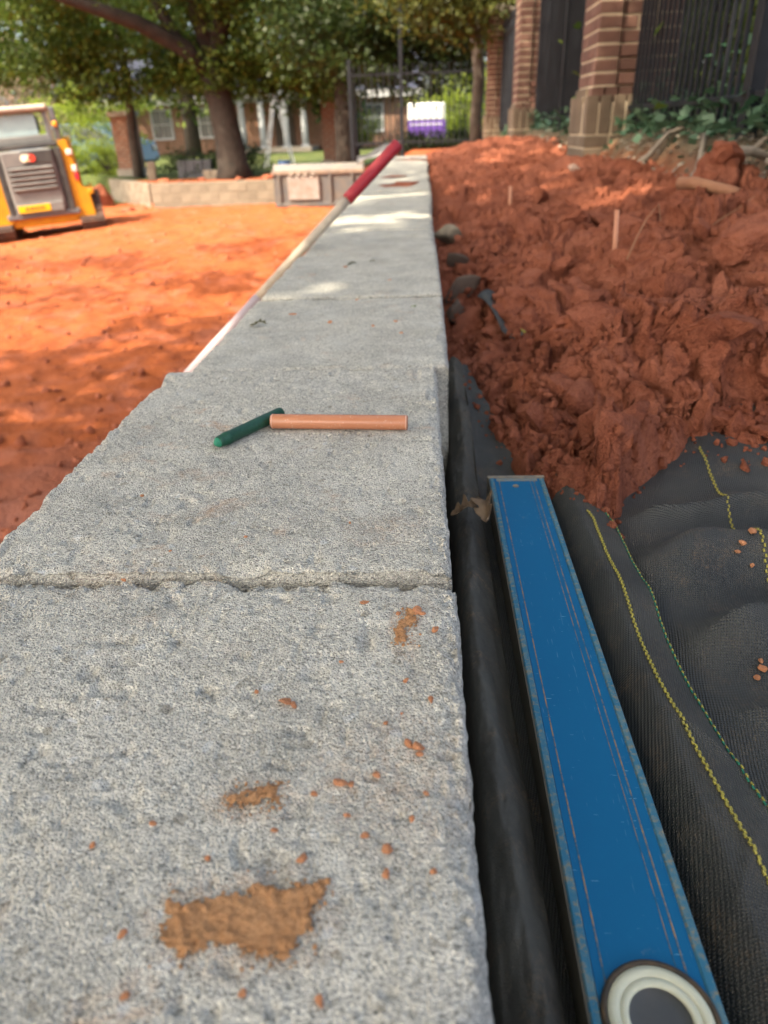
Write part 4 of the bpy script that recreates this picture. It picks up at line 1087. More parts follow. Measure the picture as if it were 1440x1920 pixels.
# ---- twisted trunk by the corner pillar
r3 = rg(3)
c3, _ = clumps(r3, (2.3, 14.6, 3.6), (3.0, 2.6, 2.5), 150, 95, .36, -.95, .45)
c3b, _ = clumps(r3, (.6, 12.8, 2.0), (1.5, 1.2, .62), 70, 90, .26, -1, .2)
bx, by = .93, 14.3
tree("slim_tree", "slim twisted brown trunk growing behind the corner pillar", (bx, by, gz(bx, by)), [(bx, by, gz(bx, by) - .1), (bx - .03, by, .4), (bx + .02, by, .9), (bx - .05, by, 1.5), (bx + .15, by, 2.4), (bx + .5, by, 3.6)], [.13, .10, .10, .10, .09, .05],
     [([(bx - .05, by, 1.5), (bx - .3, by - .5, 2.0), (bx - .5, by - 1, 2.5)], [.07, .05, .03])], np.concatenate([c3, c3b]), LM['olive'], .095, M_TRUNK2)
# ---- thin trunk behind the loader
r4 = rg(4)
c4, _ = clumps(r4, (-7.9, 21.5, 4.0), (2.6, 2.2, 1.9), 80, 85, .36, -.95, .4)
bx, by = -7.55, 20.8
tree("slim_tree", "thin grey tree trunk between the loader and the forked tree", (bx, by, gz(bx, by)), [(bx, by, gz(bx, by) - .1), (bx + .02, by, .2), (bx + .12, by, 1.2), (bx + .10, by, 2.2), (bx, by, 3.6)], [.15, .12, .11, .10, .06], [], c4, LM['main'], .11, M_TRUNK2)
# ---- sunlit shrubs
def shrub(label, centre, radii, ncl, per, spread, lm, size, seed, base_z, name="shrub", group=None):
    t = thing(name, label, "shrub", (centre[0], centre[1], base_z), group=group); B = np.array([centre[0], centre[1], base_z])
    P, cs = clumps(rg(seed), centre, radii, ncl, per, spread, -1, .3)
    P = P[P[:, 2] > base_z + .02]
    link("foliage", leaf_mesh("foliage", P - B, size), lm, t)
    mb = MB()
    for c in cs[::max(1, len(cs) // 7)]:
        c = c - B; mb.tube([(R.uniform(-.05, .05), R.uniform(-.05, .05), -.05), tuple(c * .5 + np.array([0, 0, .1])), tuple(c)], [.035, .022, .01], 6)
    mb.build("stems", M_TRUNK, t, None, None, True); return t
shrub("bright lime green shrub behind the yellow loader", (-10.2, 24.5, .55), (1.7, 1.2, 1.35), 60, 110, .24, LM['lime'], .10, 31, -.78)
shrub("lime green bush beside the pale blue car", (-9.0, 22.6, -.25), (.7, .5, .55), 22, 90, .16, LM['lime'], .07, 32, -.78)
shrub("pale blossoming shrub behind the loader cab", (-13.2, 26.5, 1.2), (2.4, 1.4, 1.7), 60, 90, .35, LM['pink'], .10, 33, -.78)
shrub("bright green bush behind the purple trailer", (1.9, 37.0, 1.0), (2.0, 1.3, 1.7), 60, 120, .35, LM['lime'], .12, 34, -.3)
shrub("rounded sunlit bush at the corner of the second brick house", (-3.3, 43.5, .2), (1.0, .8, .9), 30, 110, .25, LM['lime'], .12, 35, -.78)
shrub("low dark bush under the forked tree", (-5.9, 20.3, -.45), (.8, .5, .4), 26, 90, .16, LM['dark'], .07, 36, -.76)
shrub("low dark bush beside the forked tree trunk", (-4.9, 20.9, -.35), (.8, .5, .45), 26, 90, .16, LM['dark'], .07, 37, -.76)
shrub("dark low hedge piece under the iron gate", (.3, 16.2, -.05), (1.3, .5, .22), 34, 110, .12, LM['dark'], .06, 38, -.22)
# ---- dense shrubs behind the fence
for i, (cx, cy, rx, ry, rz_, lb, key) in enumerate([(2.05, 3.9, .75, 1.2, 1.5, "dense dark shrub right behind the nearest fence panel", 'main'), (2.1, 6.2, .80, 1.2, 1.8, "dense dark shrub behind the fence past the nearest pillar", 'main'),
                                             (2.4, 8.8, .9, 1.3, 1.9, "dense dark shrub behind the second brick pillar", 'dark'), (2.5, 11.5, .9, 1.4, 1.9, "dense olive shrub behind the last fence panel", 'olive'),
                                             (3.9, 5.2, 1.2, 2.2, 2.4, "tall olive thicket farther behind the fence shrubs", 'olive'), (4.0, 10, 1.2, 2.4, 2.6, "tall dark thicket behind the fence near the corner", 'dark')]):
    shrub(lb, (cx, cy, .15 + rz_ * .75), (rx, ry, rz_), 150, 62, .22, LM[key], .075, 40 + i, .10, group="shrubs behind the fence")
# ---- far trees closing the view
far_spec = [(-30, 62, 8, 9, 'main'), (-19, 58, 7, 8, 'dark'), (-9, 64, 8, 9, 'main'), (1, 60, 7, 8, 'olive'), (10, 56, 7, 8, 'main'), (19, 50, 7, 8, 'dark'), (-24, 40, 4.5, 5.5, 'lime'), (7, 34, 3.2, 4.0, 'lime'), (-18, 39, 4.2, 6.6, 'main'), (-11, 38.5, 4.0, 6.4, 'main'), (-4.4, 40.5, 3.4, 6.2, 'dark')]
far_lb = ["tall green tree far behind the left end of the brick house", "tall dark tree rising behind the long brick house roof", "broad green tree rising behind the white columned porch", "olive tree rising behind the second brick house",
          "green tree far behind the purple trailer", "dark tree far beyond the fence shrubs", "sunlit pale green tree at the left of the brick house", "sunlit pale green tree beyond the corner pillar",
          "yard tree at the left front of the long brick house", "yard tree in front of the white columned porch", "dark yard tree at the front of the second brick house"]
for i, ((cx, cy, r_, h_, key), lb) in enumerate(zip(far_spec, far_lb)):
    P, _ = clumps(rg(60 + i), (cx, cy, h_ * .85), (r_, r_ * .7, h_ * .75), 120, 46, r_ * .10, -1, .45)
    tree("far_tree", lb, (cx, cy, -.8), [(cx, cy, -.9), (cx, cy, 2), (cx, cy, h_)], [.4, .33, .15], [], P, LM[key], .34, None, "trees beyond the houses")

# ================================================================== SHADE TREES BEHIND THE CAMERA (unseen, crowns culled to lay the dappled shade)
def land(P):
    tw = P[:, 2] / SUN.z; W_ = P - tw[:, None] * np.array(SUN)          # on the wall top
    tg = (P[:, 2] + 1.27) / SUN.z; G_ = P - tg[:, None] * np.array(SUN)  # on the clay below
    return W_, G_
def shade_keep(P, rng):
    W_, G_ = land(P)
    x, y = G_[:, 0], G_[:, 1]
    edge = np.interp(x, [-9, -5.0, -3.0, -2.4, -2.3, -1.6, -.8], [1.0, 2.6, 4.6, 5.7, 6.5, 7.8, 8.8])
    n1 = fbm(x * 1.1 + y * .45, y * .75 - x * .35, octv=3, seed=101); n2 = fbm(x * 2.2, y * 2.2 + 7, octv=2, seed=102)
    pin = np.where(y < edge, .5 + 1.1 * (n1 + .22) + .5 * n2, 2.0 * (n1 + .03) + .7 * n2 - .05 + .5 * np.exp(-((y - edge - 1.9 - .3 * x) / .45) ** 2) + .7 * np.exp(-((y - edge - 4.2 - .5 * (x + 3)) / .4) ** 2) * sst(-1.5, -2.2, x))
    pin = np.where(y > 13, pin - .15, pin)
    wx, wy = W_[:, 0], W_[:, 1]
    m1 = fbm(wx * 1.6 + 3, wy * .8, octv=3, seed=103)
    pw = np.where(wy < 1.75, 1.2, np.where(wy < 9.5, np.where(wx > .05, .95, .66) + 1.0 * m1 - .02 * wy, .5 + 1.2 * m1))
    # two clear gaps: light on the wall at 2.4 m and on the heap
    pw = pw - 1.4 * np.exp(-((wy - 2.6 - .5 * wx) / .22) ** 2 - ((wx + .10) / .35) ** 2) - 1.3 * np.exp(-((wy - 3.4 - .4 * wx) / .2) ** 2 - ((wx + .2) / .3) ** 2) - 1.5 * np.exp(-((wx - .60) / .24) ** 2 - ((wy - 2.85) / .26) ** 2) \
         - 1.0 * np.exp(-((wy - 1.30) / .16) ** 2 - ((wx + .15) / .3) ** 2) - 1.3 * np.exp(-((wx - .45) / .35) ** 2 - ((wy - 7.5) / .5) ** 2)
    pw = np.where(wx > 1.9, pw - .55, pw)
    onwall = wx > -.42
    p = np.where(onwall, pw, pin)
    # leaves whose shade falls well outside the site do not matter
    return rng.random(len(P)) < np.clip(p, 0, 1)
def shade_tree(label, trunk, lim, n, seed, zlo, zhi):
    rng = rg(seed)
    x = rng.uniform(lim[0], lim[1], n); y = rng.uniform(lim[2], lim[3], n); z = rng.uniform(zlo, zhi, n)
    # low dome, then leaves culled by where their shade lands
    cx, cy = (lim[0] + lim[1]) / 2, (lim[2] + lim[3]) / 2
    rr = np.hypot((x - cx) / (lim[1] - lim[0]) * 2, (y - cy) / (lim[3] - lim[2]) * 2)
    P = np.stack([x, y, z - .8 * rr], 1)
    P = P[rr < 1.28]
    P = P[shade_keep(P, rng)]
    tx, ty = trunk; b = (tx, ty, gz(tx, ty))
    limbs = []
    for k in range(6):
        a = k * 1.05 + seed; ex, ey = cx + (lim[1] - lim[0]) * .36 * math.cos(a), cy + (lim[3] - lim[2]) * .36 * math.sin(a)
        limbs.append(([(tx, ty, zlo - 1.0), ((tx + ex) / 2, (ty + ey) / 2, zlo - .1), (ex, ey, zlo + .5)], [.13, .08, .03]))
    tree("shade_tree", label, b, [(tx, ty, b[2] - .1), (tx, ty, zlo - 2), (tx, ty, zlo)], [.26, .2, .16], limbs, P, LM['main'], .20)
shade_tree("unseen leafy tree behind the viewer, crown shaped to shade the near wall", (-4.8, -5.6), (-7.4, 1.2, -7.4, .6), 26000, 201, 4.6, 6.6)
shade_tree("unseen leafy tree left of the near wall, crown shaped to dapple the clay", (-9.4, -1.8), (-12.0, 1.0, -3.0, 8.4), 46000, 202, 5.0, 7.0)

# ================================================================== IVY AND LITTER ON THE BANK
n = 3600
y = 1.5 * (13 / 1.5) ** RNG.random(n); x = 1.06 + np.abs(RNG.normal(0, .20, n)); x = np.where(RNG.random(n) < .35, RNG.uniform(1.0, 1.7, n), x)
z = ground_z(x, y) + .02 + RNG.random(n) * .16 * sst(.98, 1.15, x)
iv = link("ivy", leaf_mesh("ivy", np.stack([x, y, z], 1), .05, .8, RNG, .95, .05), LM['ivy']); iv["kind"] = "stuff"; iv["label"] = "ivy covering the bank along the iron fence"
n = 240; y = RNG.uniform(2.4, 5.0, n); z = .16 + RNG.random(n) * .45; x = 1.16 + .12 * RNG.random(n)
n = 2600; y = 1.4 * (13 / 1.4) ** RNG.random(n); x = .93 + .6 * RNG.random(n) ** 1.4; z = np.maximum(ground_z(x, y), heap_z(np.minimum(x, 1.13), np.minimum(y, 11))) + .008
lt = link("leaf_litter", leaf_mesh("leaf_litter", np.stack([x, y, z], 1), .034, 1.4, RNG, .6, .1), LM['litter']); lt["kind"] = "stuff"; lt["label"] = "dead leaves littering the bank below the fence"
for i, (x, y, a, l, lb) in enumerate([(1.02, 2.55, .5, .30, "grey root lying across the bank beside a clay peak"), (1.06, 2.75, 2.2, .26, "weathered grey stick crossing the roots on the bank"), (1.0, 3.1, 1.2, .34, "long grey stick under the fence rail"),
                                      (1.05, 2.35, 2.8, .22, "forked grey root end near the square fence post"), (.98, 3.7, .2, .30, "bleached stick on the litter below the nearest fence panel"), (1.10, 2.62, 1.5, .16, "short stub of pale root standing on the bank")]):
    pts = []
    for k in range(5):
        u = k / 4; px, py = x + math.cos(a) * l * (u - .5), y + math.sin(a) * l * (u - .5); zz_ = max(gz(px, py), hz1(min(px, 1.13), py))
        pts.append((px, py, zz_ + .02 + .03 * math.sin(u * 5 + i)))
    stick("root_stick", pts, .016 if i % 2 == 0 else .011, M_GREYW, lb, "stick", .6)
# climbing ivy at the pillar foot
for i, (px, py, pz, lb) in enumerate([(1.30, 4.66, .12, "leafy ivy stem climbing the fence beside the brick pillar"), (1.22, 3.5, .17, "broad ivy stem standing under the fence rail")]):
    t = thing("ivy_plant", lb, "ivy", (px, py, pz)); P = np.stack([RNG.normal(0, .06, 60), RNG.normal(0, .05, 60), RNG.random(60) * .34], 1)
    link("leaves", leaf_mesh("leaves", P, .055, .5, RNG, .95, .05), LM['ivy'], t); MB().tube([(0, 0, -.04), (.02, 0, .15), (0, .01, .32)], [.006, .005, .003], 6).build("stem", M_TRUNK, t)

# ================================================================== TAN BLOCK WALL AT THE FAR SIDE OF THE PIT
M_TAN = pm("tan_block", (.215, .18, .135), (.13, .105, .08), 3, .9, .6, 30, .01, island=.25)
def block_wall(name, label, p0, p1, z0, courses, H, L, T):
    p0 = Vector(p0); p1 = Vector(p1); d = p1 - p0; n = d.length; a = math.atan2(d.y, d.x)
    t = thing(name, label, "wall", (p0.x, p0.y, z0), (0, 0, a))
    me = MB().box(.0015, L - .0015, 0, T, .001, H - .001, None, .005).mesh("wall_block"); half = MB().box(.0015, L / 2 - .0015, 0, T, .001, H - .001, None, .005).mesh("wall_block")
    for c in range(courses):
        x = 0
        if c % 2: link("wall_block", half, M_TAN, t, (0, R.uniform(-.005, .005), c * H)); x = L / 2
        while x + L <= n + .01:
            link("wall_block", me, M_TAN, t, (x, R.uniform(-.006, .006), c * H)); x += L
        if x + L / 2 <= n + .01: link("wall_block", half, M_TAN, t, (x, R.uniform(-.005, .005), c * H))
    return t
block_wall("block_wall", "low sunlit tan concrete block wall across the far side of the clay pit", (-6.3, 17.95), (-2.7, 17.95), -1.36, 3, .205, .45, .3)
block_wall("block_wall", "shaded return of the tan block wall running back past the loader", (-8.36, 20.7), (-6.33, 18.06), -1.36, 3, .205, .45, .3)
for i, (x, y, s) in enumerate([(-6.1, 18.3, .12), (-5.2, 18.35, .10), (-4.3, 18.3, .11), (-3.6, 18.3, .13), (-3.2, 18.32, .12), (-5.7, 18.3, .08), (-6.6, 17.7, .16), (-6.75, 17.45, .13), (-2.95, 18.3, .1)]):
    me = CLOD_BIG[i % 7]; low = y < 18
    o = link("clay_clod", me, M_CLAY, None, (x, y, (gz(x, y) if low else -.745) + s * .3), (0, 0, i)); o.scale = (s * 1.6, s, s * .75)
    tag(o, "orange clay lump on the ground in front of the tan wall" if low else "orange clay lump along the top of the tan block wall", "soil clod", "clay lumps by the tan wall foot" if low else "clay lumps along the tan wall top")

# ================================================================== STEEL BUCKET
M_STEEL = pm("dark_steel", (.075, .078, .085), (.12, .10, .085), 5, .55, .3, 30, .004, metal=.2)
M_STEELL = pm("scuffed_plate", (.26, .25, .24), (.20, .15, .12), 6, .5, .3, 30, .004, metal=.3)
M_RUST = pm("muddy_steel", (.22, .16, .12), (.13, .10, .085), 5, .8, .5, 30, .01)
bz = gz(-2.2, 16.2)
bk = thing("loader_bucket", "dark steel loader bucket resting on the clay, its mounting plate towards the viewer", "bucket", (-3.06, 16.0, bz), (0, 0, rad(-2)))
W_ = 1.85
MB().prism([(0, .10), (.03, .02), (.10, 0), (.85, 0), (.85, .03), (.12, .04), (.06, .12), (.05, .60), (.16, .80), (.13, .82), (.01, .62)], 0, .03, W_ - .03).build("bucket_shell", M_STEEL, bk)
for x in (0, W_ - .028): MB().prism([(0, .10), (.05, .01), (.86, .0), (.86, .06), (.45, .55), (.16, .83), (.0, .63)], 0, x, x + .028).build("side_plate", M_STEEL, bk)
MB().box(.30, .95, -.06, -.005, .16, .60, None, .01).build("mounting_plate", M_STEELL, bk)
MB().box(-.02, W_ + .02, -.035, .02, .63, .71, None, .01).build("top_rail", M_RUST, bk)
MB().box(.02, W_ - .02, -.03, .01, .03, .11, None, .01).build("bottom_rail", M_STEEL, bk)
for i in range(4): MB().box(.36 + i * .15, .43 + i * .15, -.09, -.03, .605, .66, None, .01).build("hook", M_STEELL, bk)
for x in (.10, 1.15, 1.6): MB().box(x, x + .05, -.05, 0, .12, .63, None, .008).build("stiffener", M_STEEL, bk)
MB().box(.02, W_ - .02, .84, .98, -.0, .022).build("cutting_edge", M_STEELL, bk)
me = clod_mesh(4, 77, "soil_load", .3, 1); o = link("soil_load", me, M_CLAY, None, (-2.3, 16.42, bz + .42), (0, 0, .3)); o.scale = (.62, .30, .42)
tag(o, "brown soil heaped inside the steel bucket", "soil")
M_TARP = pm("black_plastic", (.03, .03, .034), (.06, .06, .065), 8, .4, .5, 12, .02)
V = []
for i in range(14):
    for j in range(8):
        u, v = i / 13, j / 7; V.append((-1.15 + .75 * u, 13.6 + .5 * v, -.30 + .26 * u + .10 * math.sin(v * 3.1) + .02 * math.sin(u * 9 + v * 5)))
o = solid(link("plastic_sheet", mesh_np("plastic_sheet", np.array(V), grid_faces(14, 8)), M_TARP), .006); tag(o, "crumpled black plastic sheet on the bank by the far wall end", "plastic sheet")
M_BLUE = pm("blue_plastic", (.06, .14, .32), (.05, .11, .26), 8, .5, .1)
def bucket(label, loc, r, h):
    t = thing("plastic_bucket", label, "bucket", loc)
    V = []; mb = MB(); mb.tube([(0, 0, 0), (0, 0, h * .05), (0, 0, h)], [r * .82, r * .85, r], 18, True); mb.build("pail", M_BLUE, t, None, None, True)
    mb = MB(); mb.tube([(0, 0, h - .02), (0, 0, h + .004)], [r * 1.05, r * 1.05], 18); mb.build("rim", M_BLUE, t)
    mb = MB(); mb.tube([(r * math.cos(a), 0, h - .03 + r * .8 * math.sin(a)) for a in np.linspace(0, math.pi, 9)], .006, 6); mb.build("bail", M_STEEL, t)
bucket("blue plastic bucket under the ladder by the tan wall", (-3.35, 19.2, gz(-3.35, 19.2)), .15, .34)
bucket("blue plastic bucket between the steel bucket and the far wall end", (-1.12, 15.2, gz(-1.12, 15.2)), .14, .22)

# ================================================================== TRACK LOADER
M_YELP = pm("yellow_paint", (.56, .26, .010), (.40, .17, .015), 5, .45, .15, 40, .003)
M_GREYP = pm("dark_grey_paint", (.085, .088, .10), (.13, .125, .13), 3, .5, .15, 40, .003)
M_LGREY = pm("dusty_grey_panel", (.17, .165, .16), (.11, .108, .11), 3, .6, .15, 40, .003)
M_BLKP = pm("loader_black", (.025, .025, .028), (.05, .048, .046), 5, .6, .2)
M_TRACK = pm("muddy_track_rubber", (.045, .036, .033), (.11, .058, .04), 6, .9, .6, 30, .01)
M_GLASS = pm("cab_glass", (.32, .42, .44), (.24, .33, .36), 3, .08, 0, spec=.8)
M_ROOF = pm("dusty_roof", (.36, .29, .24), (.28, .23, .20), 3, .7, .2)
M_LAMPR = pm("red_lamp", (.55, .03, .05), (.45, .02, .04), 9, .3, 0)
M_LAMPW = pm("clear_lamp", (.60, .58, .56), (.5, .48, .46), 9, .25, 0)
M_LAMPO = pm("amber_lamp", (.75, .30, .03), (.65, .24, .03), 9, .3, 0)
lx, ly = -6.62, 13.3
lz = gz(lx, ly)
ld = thing("track_loader", "yellow and grey compact track loader parked on the clay, rear door facing", "loader", (lx, ly, lz - .01), (0, rad(-3.0), rad(23)))
def part(nm, m, *boxes, bev=.015, parent=ld):
    mb = MB()
    for b in boxes: mb.box(*b, None, bev)
    return mb.build(nm, m, parent)
track_poly = [(-.02, .20), (.10, .04), (.24, 0), (1.75, 0), (1.92, .06), (2.0, .22), (1.86, .44), (1.6, .60), (.35, .62), (.10, .46)]
for s in (-1, 1):
    x0, x1 = (s * .98, s * .56) if s < 0 else (.56, .98)
    tr = MB().prism(track_poly, 0, x0, x1).build("track", M_TRACK, ld)
    mb = MB()
    for i in range(len(track_poly)):
        a, b = track_poly[i], track_poly[(i + 1) % len(track_poly)]; n = max(1, int(math.hypot(b[0] - a[0], b[1] - a[1]) / .11))
        for k in range(n):
            u = (k + .5) / n; y, z = a[0] + (b[0] - a[0]) * u, a[1] + (b[1] - a[1]) * u; an = math.atan2(b[1] - a[1], b[0] - a[0])
            mb.box(x0 + .01, x1 - .01, -.028, .028, -.018, .018, Matrix.Translation((0, y, z)) @ Matrix.Rotation(an, 4, 'X'))
    mb.build("track_lugs", M_TRACK, tr)
    # loader tower and fender
    MB().prism([(s * .52, .30), (s * .84, .30), (s * .82, .74), (s * .72, .78), (s * .66, 1.52), (s * .52, 1.52)], 1, .02, .42).build("tower", M_YELP, ld)
    part("fender", M_YELP, (min(s * .80, s * .90), max(s * .80, s * .90), .0, 1.5, .64, .74))
    MB().prism([(.30, 1.10), (.42, 1.50), (.62, 1.56), (2.1, 1.1), (2.6, .45), (2.48, .38), (2.0, .98), (.6, 1.36), (.46, 1.06)], 0, min(s * .60, s * .72), max(s * .60, s * .72)).build("lift_arm", M_YELP, ld)
    part("work_lamp", M_LAMPW, (s * .66 - .05, s * .66 + .05, -.005, .03, 1.28, 1.37), bev=.01)
    part("reflector", M_LAMPW, (s * .68 - .04, s * .68 + .04, -.005, .03, 1.02, 1.12), bev=.01)
    part("tail_lamp", M_LAMPR, (s * .685 - .035, s * .685 + .035, -.006, .03, .88, 1.00), bev=.008)
part("chassis", M_YELP, (-.55, .55, .06, 1.8, .22, .42))
part("body", M_GREYP, (-.56, .56, .05, 1.9, .40, 1.40))
dr = part("rear_door", M_LGREY, (-.43, .40, -.05, .06, .46, 1.42), bev=.03)
part("door_top_panel", M_BLKP, (-.10, .38, -.065, -.045, 1.20, 1.40), parent=dr)
part("hood_edge", M_BLKP, (-.50, .50, -.03, .30, 1.425, 1.50))
for s in (-1, 1): part("door_frame", M_BLKP, (min(s * .44, s * .54), max(s * .44, s * .54), -.03, .05, .42, 1.42))
for i in range(5):
    z = .82 + i * .078
    mb = MB(); mb.box(-.36, .34, -.02, .02, -.022, .022, Matrix.Translation((0, -.065, z)) @ Matrix.Rotation(rad(32), 4, 'X'), .006); mb.build("grille_slat", M_LGREY, dr)
part("grille_recess", M_BLKP, (-.37, .35, -.053, -.048, .78, 1.175), bev=0, parent=dr)
part("number_plate", M_LGREY, (-.42, .36, -.075, -.051, .44, .60), parent=dr)
part("yellow_plate", pm("yellow_sign", (.72, .40, .01), (.62, .34, .01), 4, .5, .1), (-.38, .14, -.082, -.074, .465, .575), bev=.004, parent=dr)
mb = MB()
for i, wd in enumerate((.03, .022, .03, .024, .028, .022, .03, .02)): mb.box(-.27 + i * .042, -.27 + i * .042 + wd, -.0855, -.083, .500, .540)
mb.build("plate_lettering", M_BLKP, dr)
part("bumper", M_GREYP, (-.60, .60, -.03, .10, .36, .45))
# emblem: white shape with red end
mb = MB(); mb.tube([(-.06, -.066, 1.295), (-.06, -.075, 1.295)], .062, 20); mb.box(-.06, .03, -.0745, -.067, 1.24, 1.35); mb.build("emblem", pm("emblem_white", (.75, .72, .62), (.7, .64, .5), 9, .4, 0), dr)
mb = MB(); mb.tube([(.055, -.066, 1.29), (.055, -.078, 1.29)], .058, 20); mb.build("emblem_red", pm("emblem_red", (.62, .05, .03), (.55, .05, .03), 9, .4, 0), dr)
mb = MB(); mb.prism([(-.05, 1.245), (.0, 1.245), (-.025, 1.285)], 1, -.080, -.0765); mb.build("emblem_triangle", M_YELP, dr)
# cab
part("cab_back", M_LGREY, (-.50, .46, .25, .30, 1.50, 1.62))
part("rear_window", M_GLASS, (-.42, .26, .262, .292, 1.62, 1.93), bev=.006)
for x in (-.50, .38): part("cab_post", M_GREYP, (x, x + .08, .24, .32, 1.5, 1.98))
for x in (-.50, .40): part("cab_front_post", M_GREYP, (x, x + .06, 1.2, 1.3, 1.4, 1.98))
part("seat_headrest", M_BLKP, (.14, .30, .34, .42, 1.66, 1.92), bev=.03)
for x in (-.48, .44): part("side_glass", M_GLASS, (x, x + .02, .32, 1.2, 1.5, 1.95), bev=.004)
part("cab_roof", M_ROOF, (-.54, .50, .18, 1.4, 1.97, 2.07), bev=.035)
part("exhaust_stack", M_GREYP, (.50, .60, .20, .32, 1.45, 2.02)); part("amber_beacon", M_LAMPO, (.51, .59, .14, .20, 1.72, 1.80), bev=.02)
part("handle_rail", M_RUST, (.46, .485, .16, .185, 1.5, 1.95))

# ================================================================== HOUSES
def brickwall_mat(name, c1, c2, mort, sc):
    m, t, b, out = new_mat(name); co = coords(t)
    mp = t.nodes.new('ShaderNodeMapping'); mp.inputs['Rotation'].default_value = (rad(90), 0, 0); t.links.new(co, mp.inputs[0])
    br = t.nodes.new('ShaderNodeTexBrick'); br.inputs['Scale'].default_value = sc; br.inputs['Color1'].default_value = (*c1, 1); br.inputs['Color2'].default_value = (*c2, 1); br.inputs['Mortar'].default_value = (*mort, 1)
    br.inputs['Mortar Size'].default_value = .012; br.inputs['Brick Width'].default_value = .21; br.inputs['Row Height'].default_value = .075
    t.links.new(mp.outputs[0], br.inputs[0]); t.links.new(br.outputs[0], b.inputs['Base Color']); b.inputs['Roughness'].default_value = .9
    bump(t, b, br.outputs['Fac'], -.3, .01); return m
M_HBRICK = brickwall_mat("red_house_brick", (.27, .10, .055), (.20, .075, .045), (.30, .24, .18), 1)
M_HROOF = pm("blue_grey_shingles", (.050, .060, .10), (.035, .042, .07), 3, .8, .5, 20, .02)
M_TRIM = pm("white_trim", (.52, .53, .54), (.44, .45, .46), 3, .6, .1)
M_WIN = pm("window_glass", (.08, .10, .11), (.14, .16, .16), 1, .1, 0, spec=.8)
def house(label, x0, x1, y0, y1, zg, ze, zr, wins, porch=None):
    h = thing("brick_house", label, "house", (x0, y0, zg)); O = Vector((x0, y0, zg))
    W, D, E_ = x1 - x0, y1 - y0, ze - zg
    MB().box(0, W, 0, D, -.2, E_).build("wall", M_HBRICK, h)
    rf = MB().prism([(-.45, E_), (D / 2, zr - zg), (D + .45, E_), (D + .45, E_ + .02), (D / 2, zr - zg + .12), (-.45, E_ + .1)], 0, -.3, W + .3).build("roof", M_HROOF, h)
    MB().box(-.32, W + .32, -.50, -.46, E_ - .28, E_ + .08).build("fascia", M_TRIM, rf)
    MB().box(-.3, W + .3, -.45, -.003, E_ - .26, E_ - .22).build("soffit", M_TRIM, rf)
    for (wx, wz, ww, wh) in wins:
        wn = MB().box(wx, wx + ww, -.04, .02, wz, wz + wh).build("window", M_WIN, h); fr = MB(); t_ = .09
        fr.box(wx - t_, wx, -.07, .02, wz - t_, wz + wh + t_); fr.box(wx + ww, wx + ww + t_, -.07, .02, wz - t_, wz + wh + t_)
        fr.box(wx, wx + ww, -.068, .02, wz - t_, wz); fr.box(wx, wx + ww, -.068, .02, wz + wh, wz + wh + t_); fr.box(wx, wx + ww, -.06, .01, wz + wh * .5 - .02, wz + wh * .5 + .02)
        fr.box(wx + ww / 2 - .015, wx + ww / 2 + .015, -.055, .01, wz, wz + wh); fr.build("window_frame", M_TRIM, wn)
    return h
H1 = house("long red brick house with blue-grey roof and white eaves behind the forked tree", -20, -4.9, 44, 52, -.85, 1.85, 4.6, [(5.4, .9, 1.0, 1.3), (8.0, .9, .9, 1.3), (2.2, .9, 1.0, 1.3)])
H2 = house("small red brick house with a white-framed window behind the iron gate", -4.4, -.25, 46, 53, -.85, 1.95, 4.2, [(1.25, .9, .95, 1.25)])
# white columned porch
pc = thing("columned_porch", "white columned porch in front of the long brick house", "porch", (-9.2, 41.0, -.85))
MB().box(-.2, 3.6, -.2, 3.0, 0, .30).build("porch_floor", pm("porch_stone", (.42, .36, .28), (.36, .3, .23), 2, .8, .2), pc)
MB().box(-.3, 3.7, -.3, 3.0, 2.55, 3.0).build("entablature", M_TRIM, pc)
for x in (.15, 1.15, 2.35, 3.3):
    c = MB().tube([(x, 0, .36), (x, 0, 1.2), (x, 0, 2.48)], [.17, .165, .14], 16).build("column", M_TRIM, pc, None, None, True)
    MB().box(x - .22, x + .22, -.22, .22, .30, .38).build("column_base", M_TRIM, c); MB().box(x - .2, x + .2, -.2, .2, 2.46, 2.55).build("column_capital", M_TRIM, c)
MB().box(1.3, 2.3, 2.90, 2.98, .3, 2.3).build("door", pm("dark_door", (.10, .07, .05), (.07, .05, .04), 3, .5, .2), pc)
# ---- brick piers in the distance
def pier(label, x, y, zb, w_, h_):
    p = thing("brick_pier", label, "pillar", (x, y, zb)); MB().box(0, w_, 0, w_, -.1, h_).build("shaft", M_HBRICK, p); MB().box(-.06, w_ + .06, -.06, w_ + .06, h_, h_ + .14, None, .02).build("stone_cap", M_STCAP, p)
    MB().box(-.05, w_ + .05, -.05, w_ + .05, -.1, .25, None, .01).build("base", M_STCAP, p)
pier("free-standing brick gate pier between the loader and the thin tree", -8.35, 21.6, -.8, .55, 1.5)
pier("brick gate pier with stone cap beside the dark tree trunk", -2.55, 20.6, -.72, .5, 1.75)
# ---- stepladder
la = thing("stepladder", "white aluminium stepladder set up in front of the porch", "ladder", (-4.3, 24.0, gz(-4.3, 24)))
M_ALU = pm("white_aluminium", (.72, .72, .74), (.6, .6, .62), 5, .4, .1)
for s in (-1, 1):
    MB().tube([(-.42, s * .26, 0), (0, s * .17, 1.9)], .028, 6).build("ladder_rail", M_ALU, la); MB().tube([(.42, s * .26, 0), (.03, s * .17, 1.88)], .022, 6).build("back_rail", M_ALU, la)
for i in range(6):
    u = (i + 1) / 7; MB().box(-.42 + .42 * u - .04, -.42 + .42 * u + .04, -.25 + .08 * u, .25 - .08 * u, 1.9 * u - .012, 1.9 * u + .012).build("step", M_ALU, la)
MB().box(-.08, .1, -.2, .2, 1.88, 1.93).build("ladder_cap", M_ALU, la)
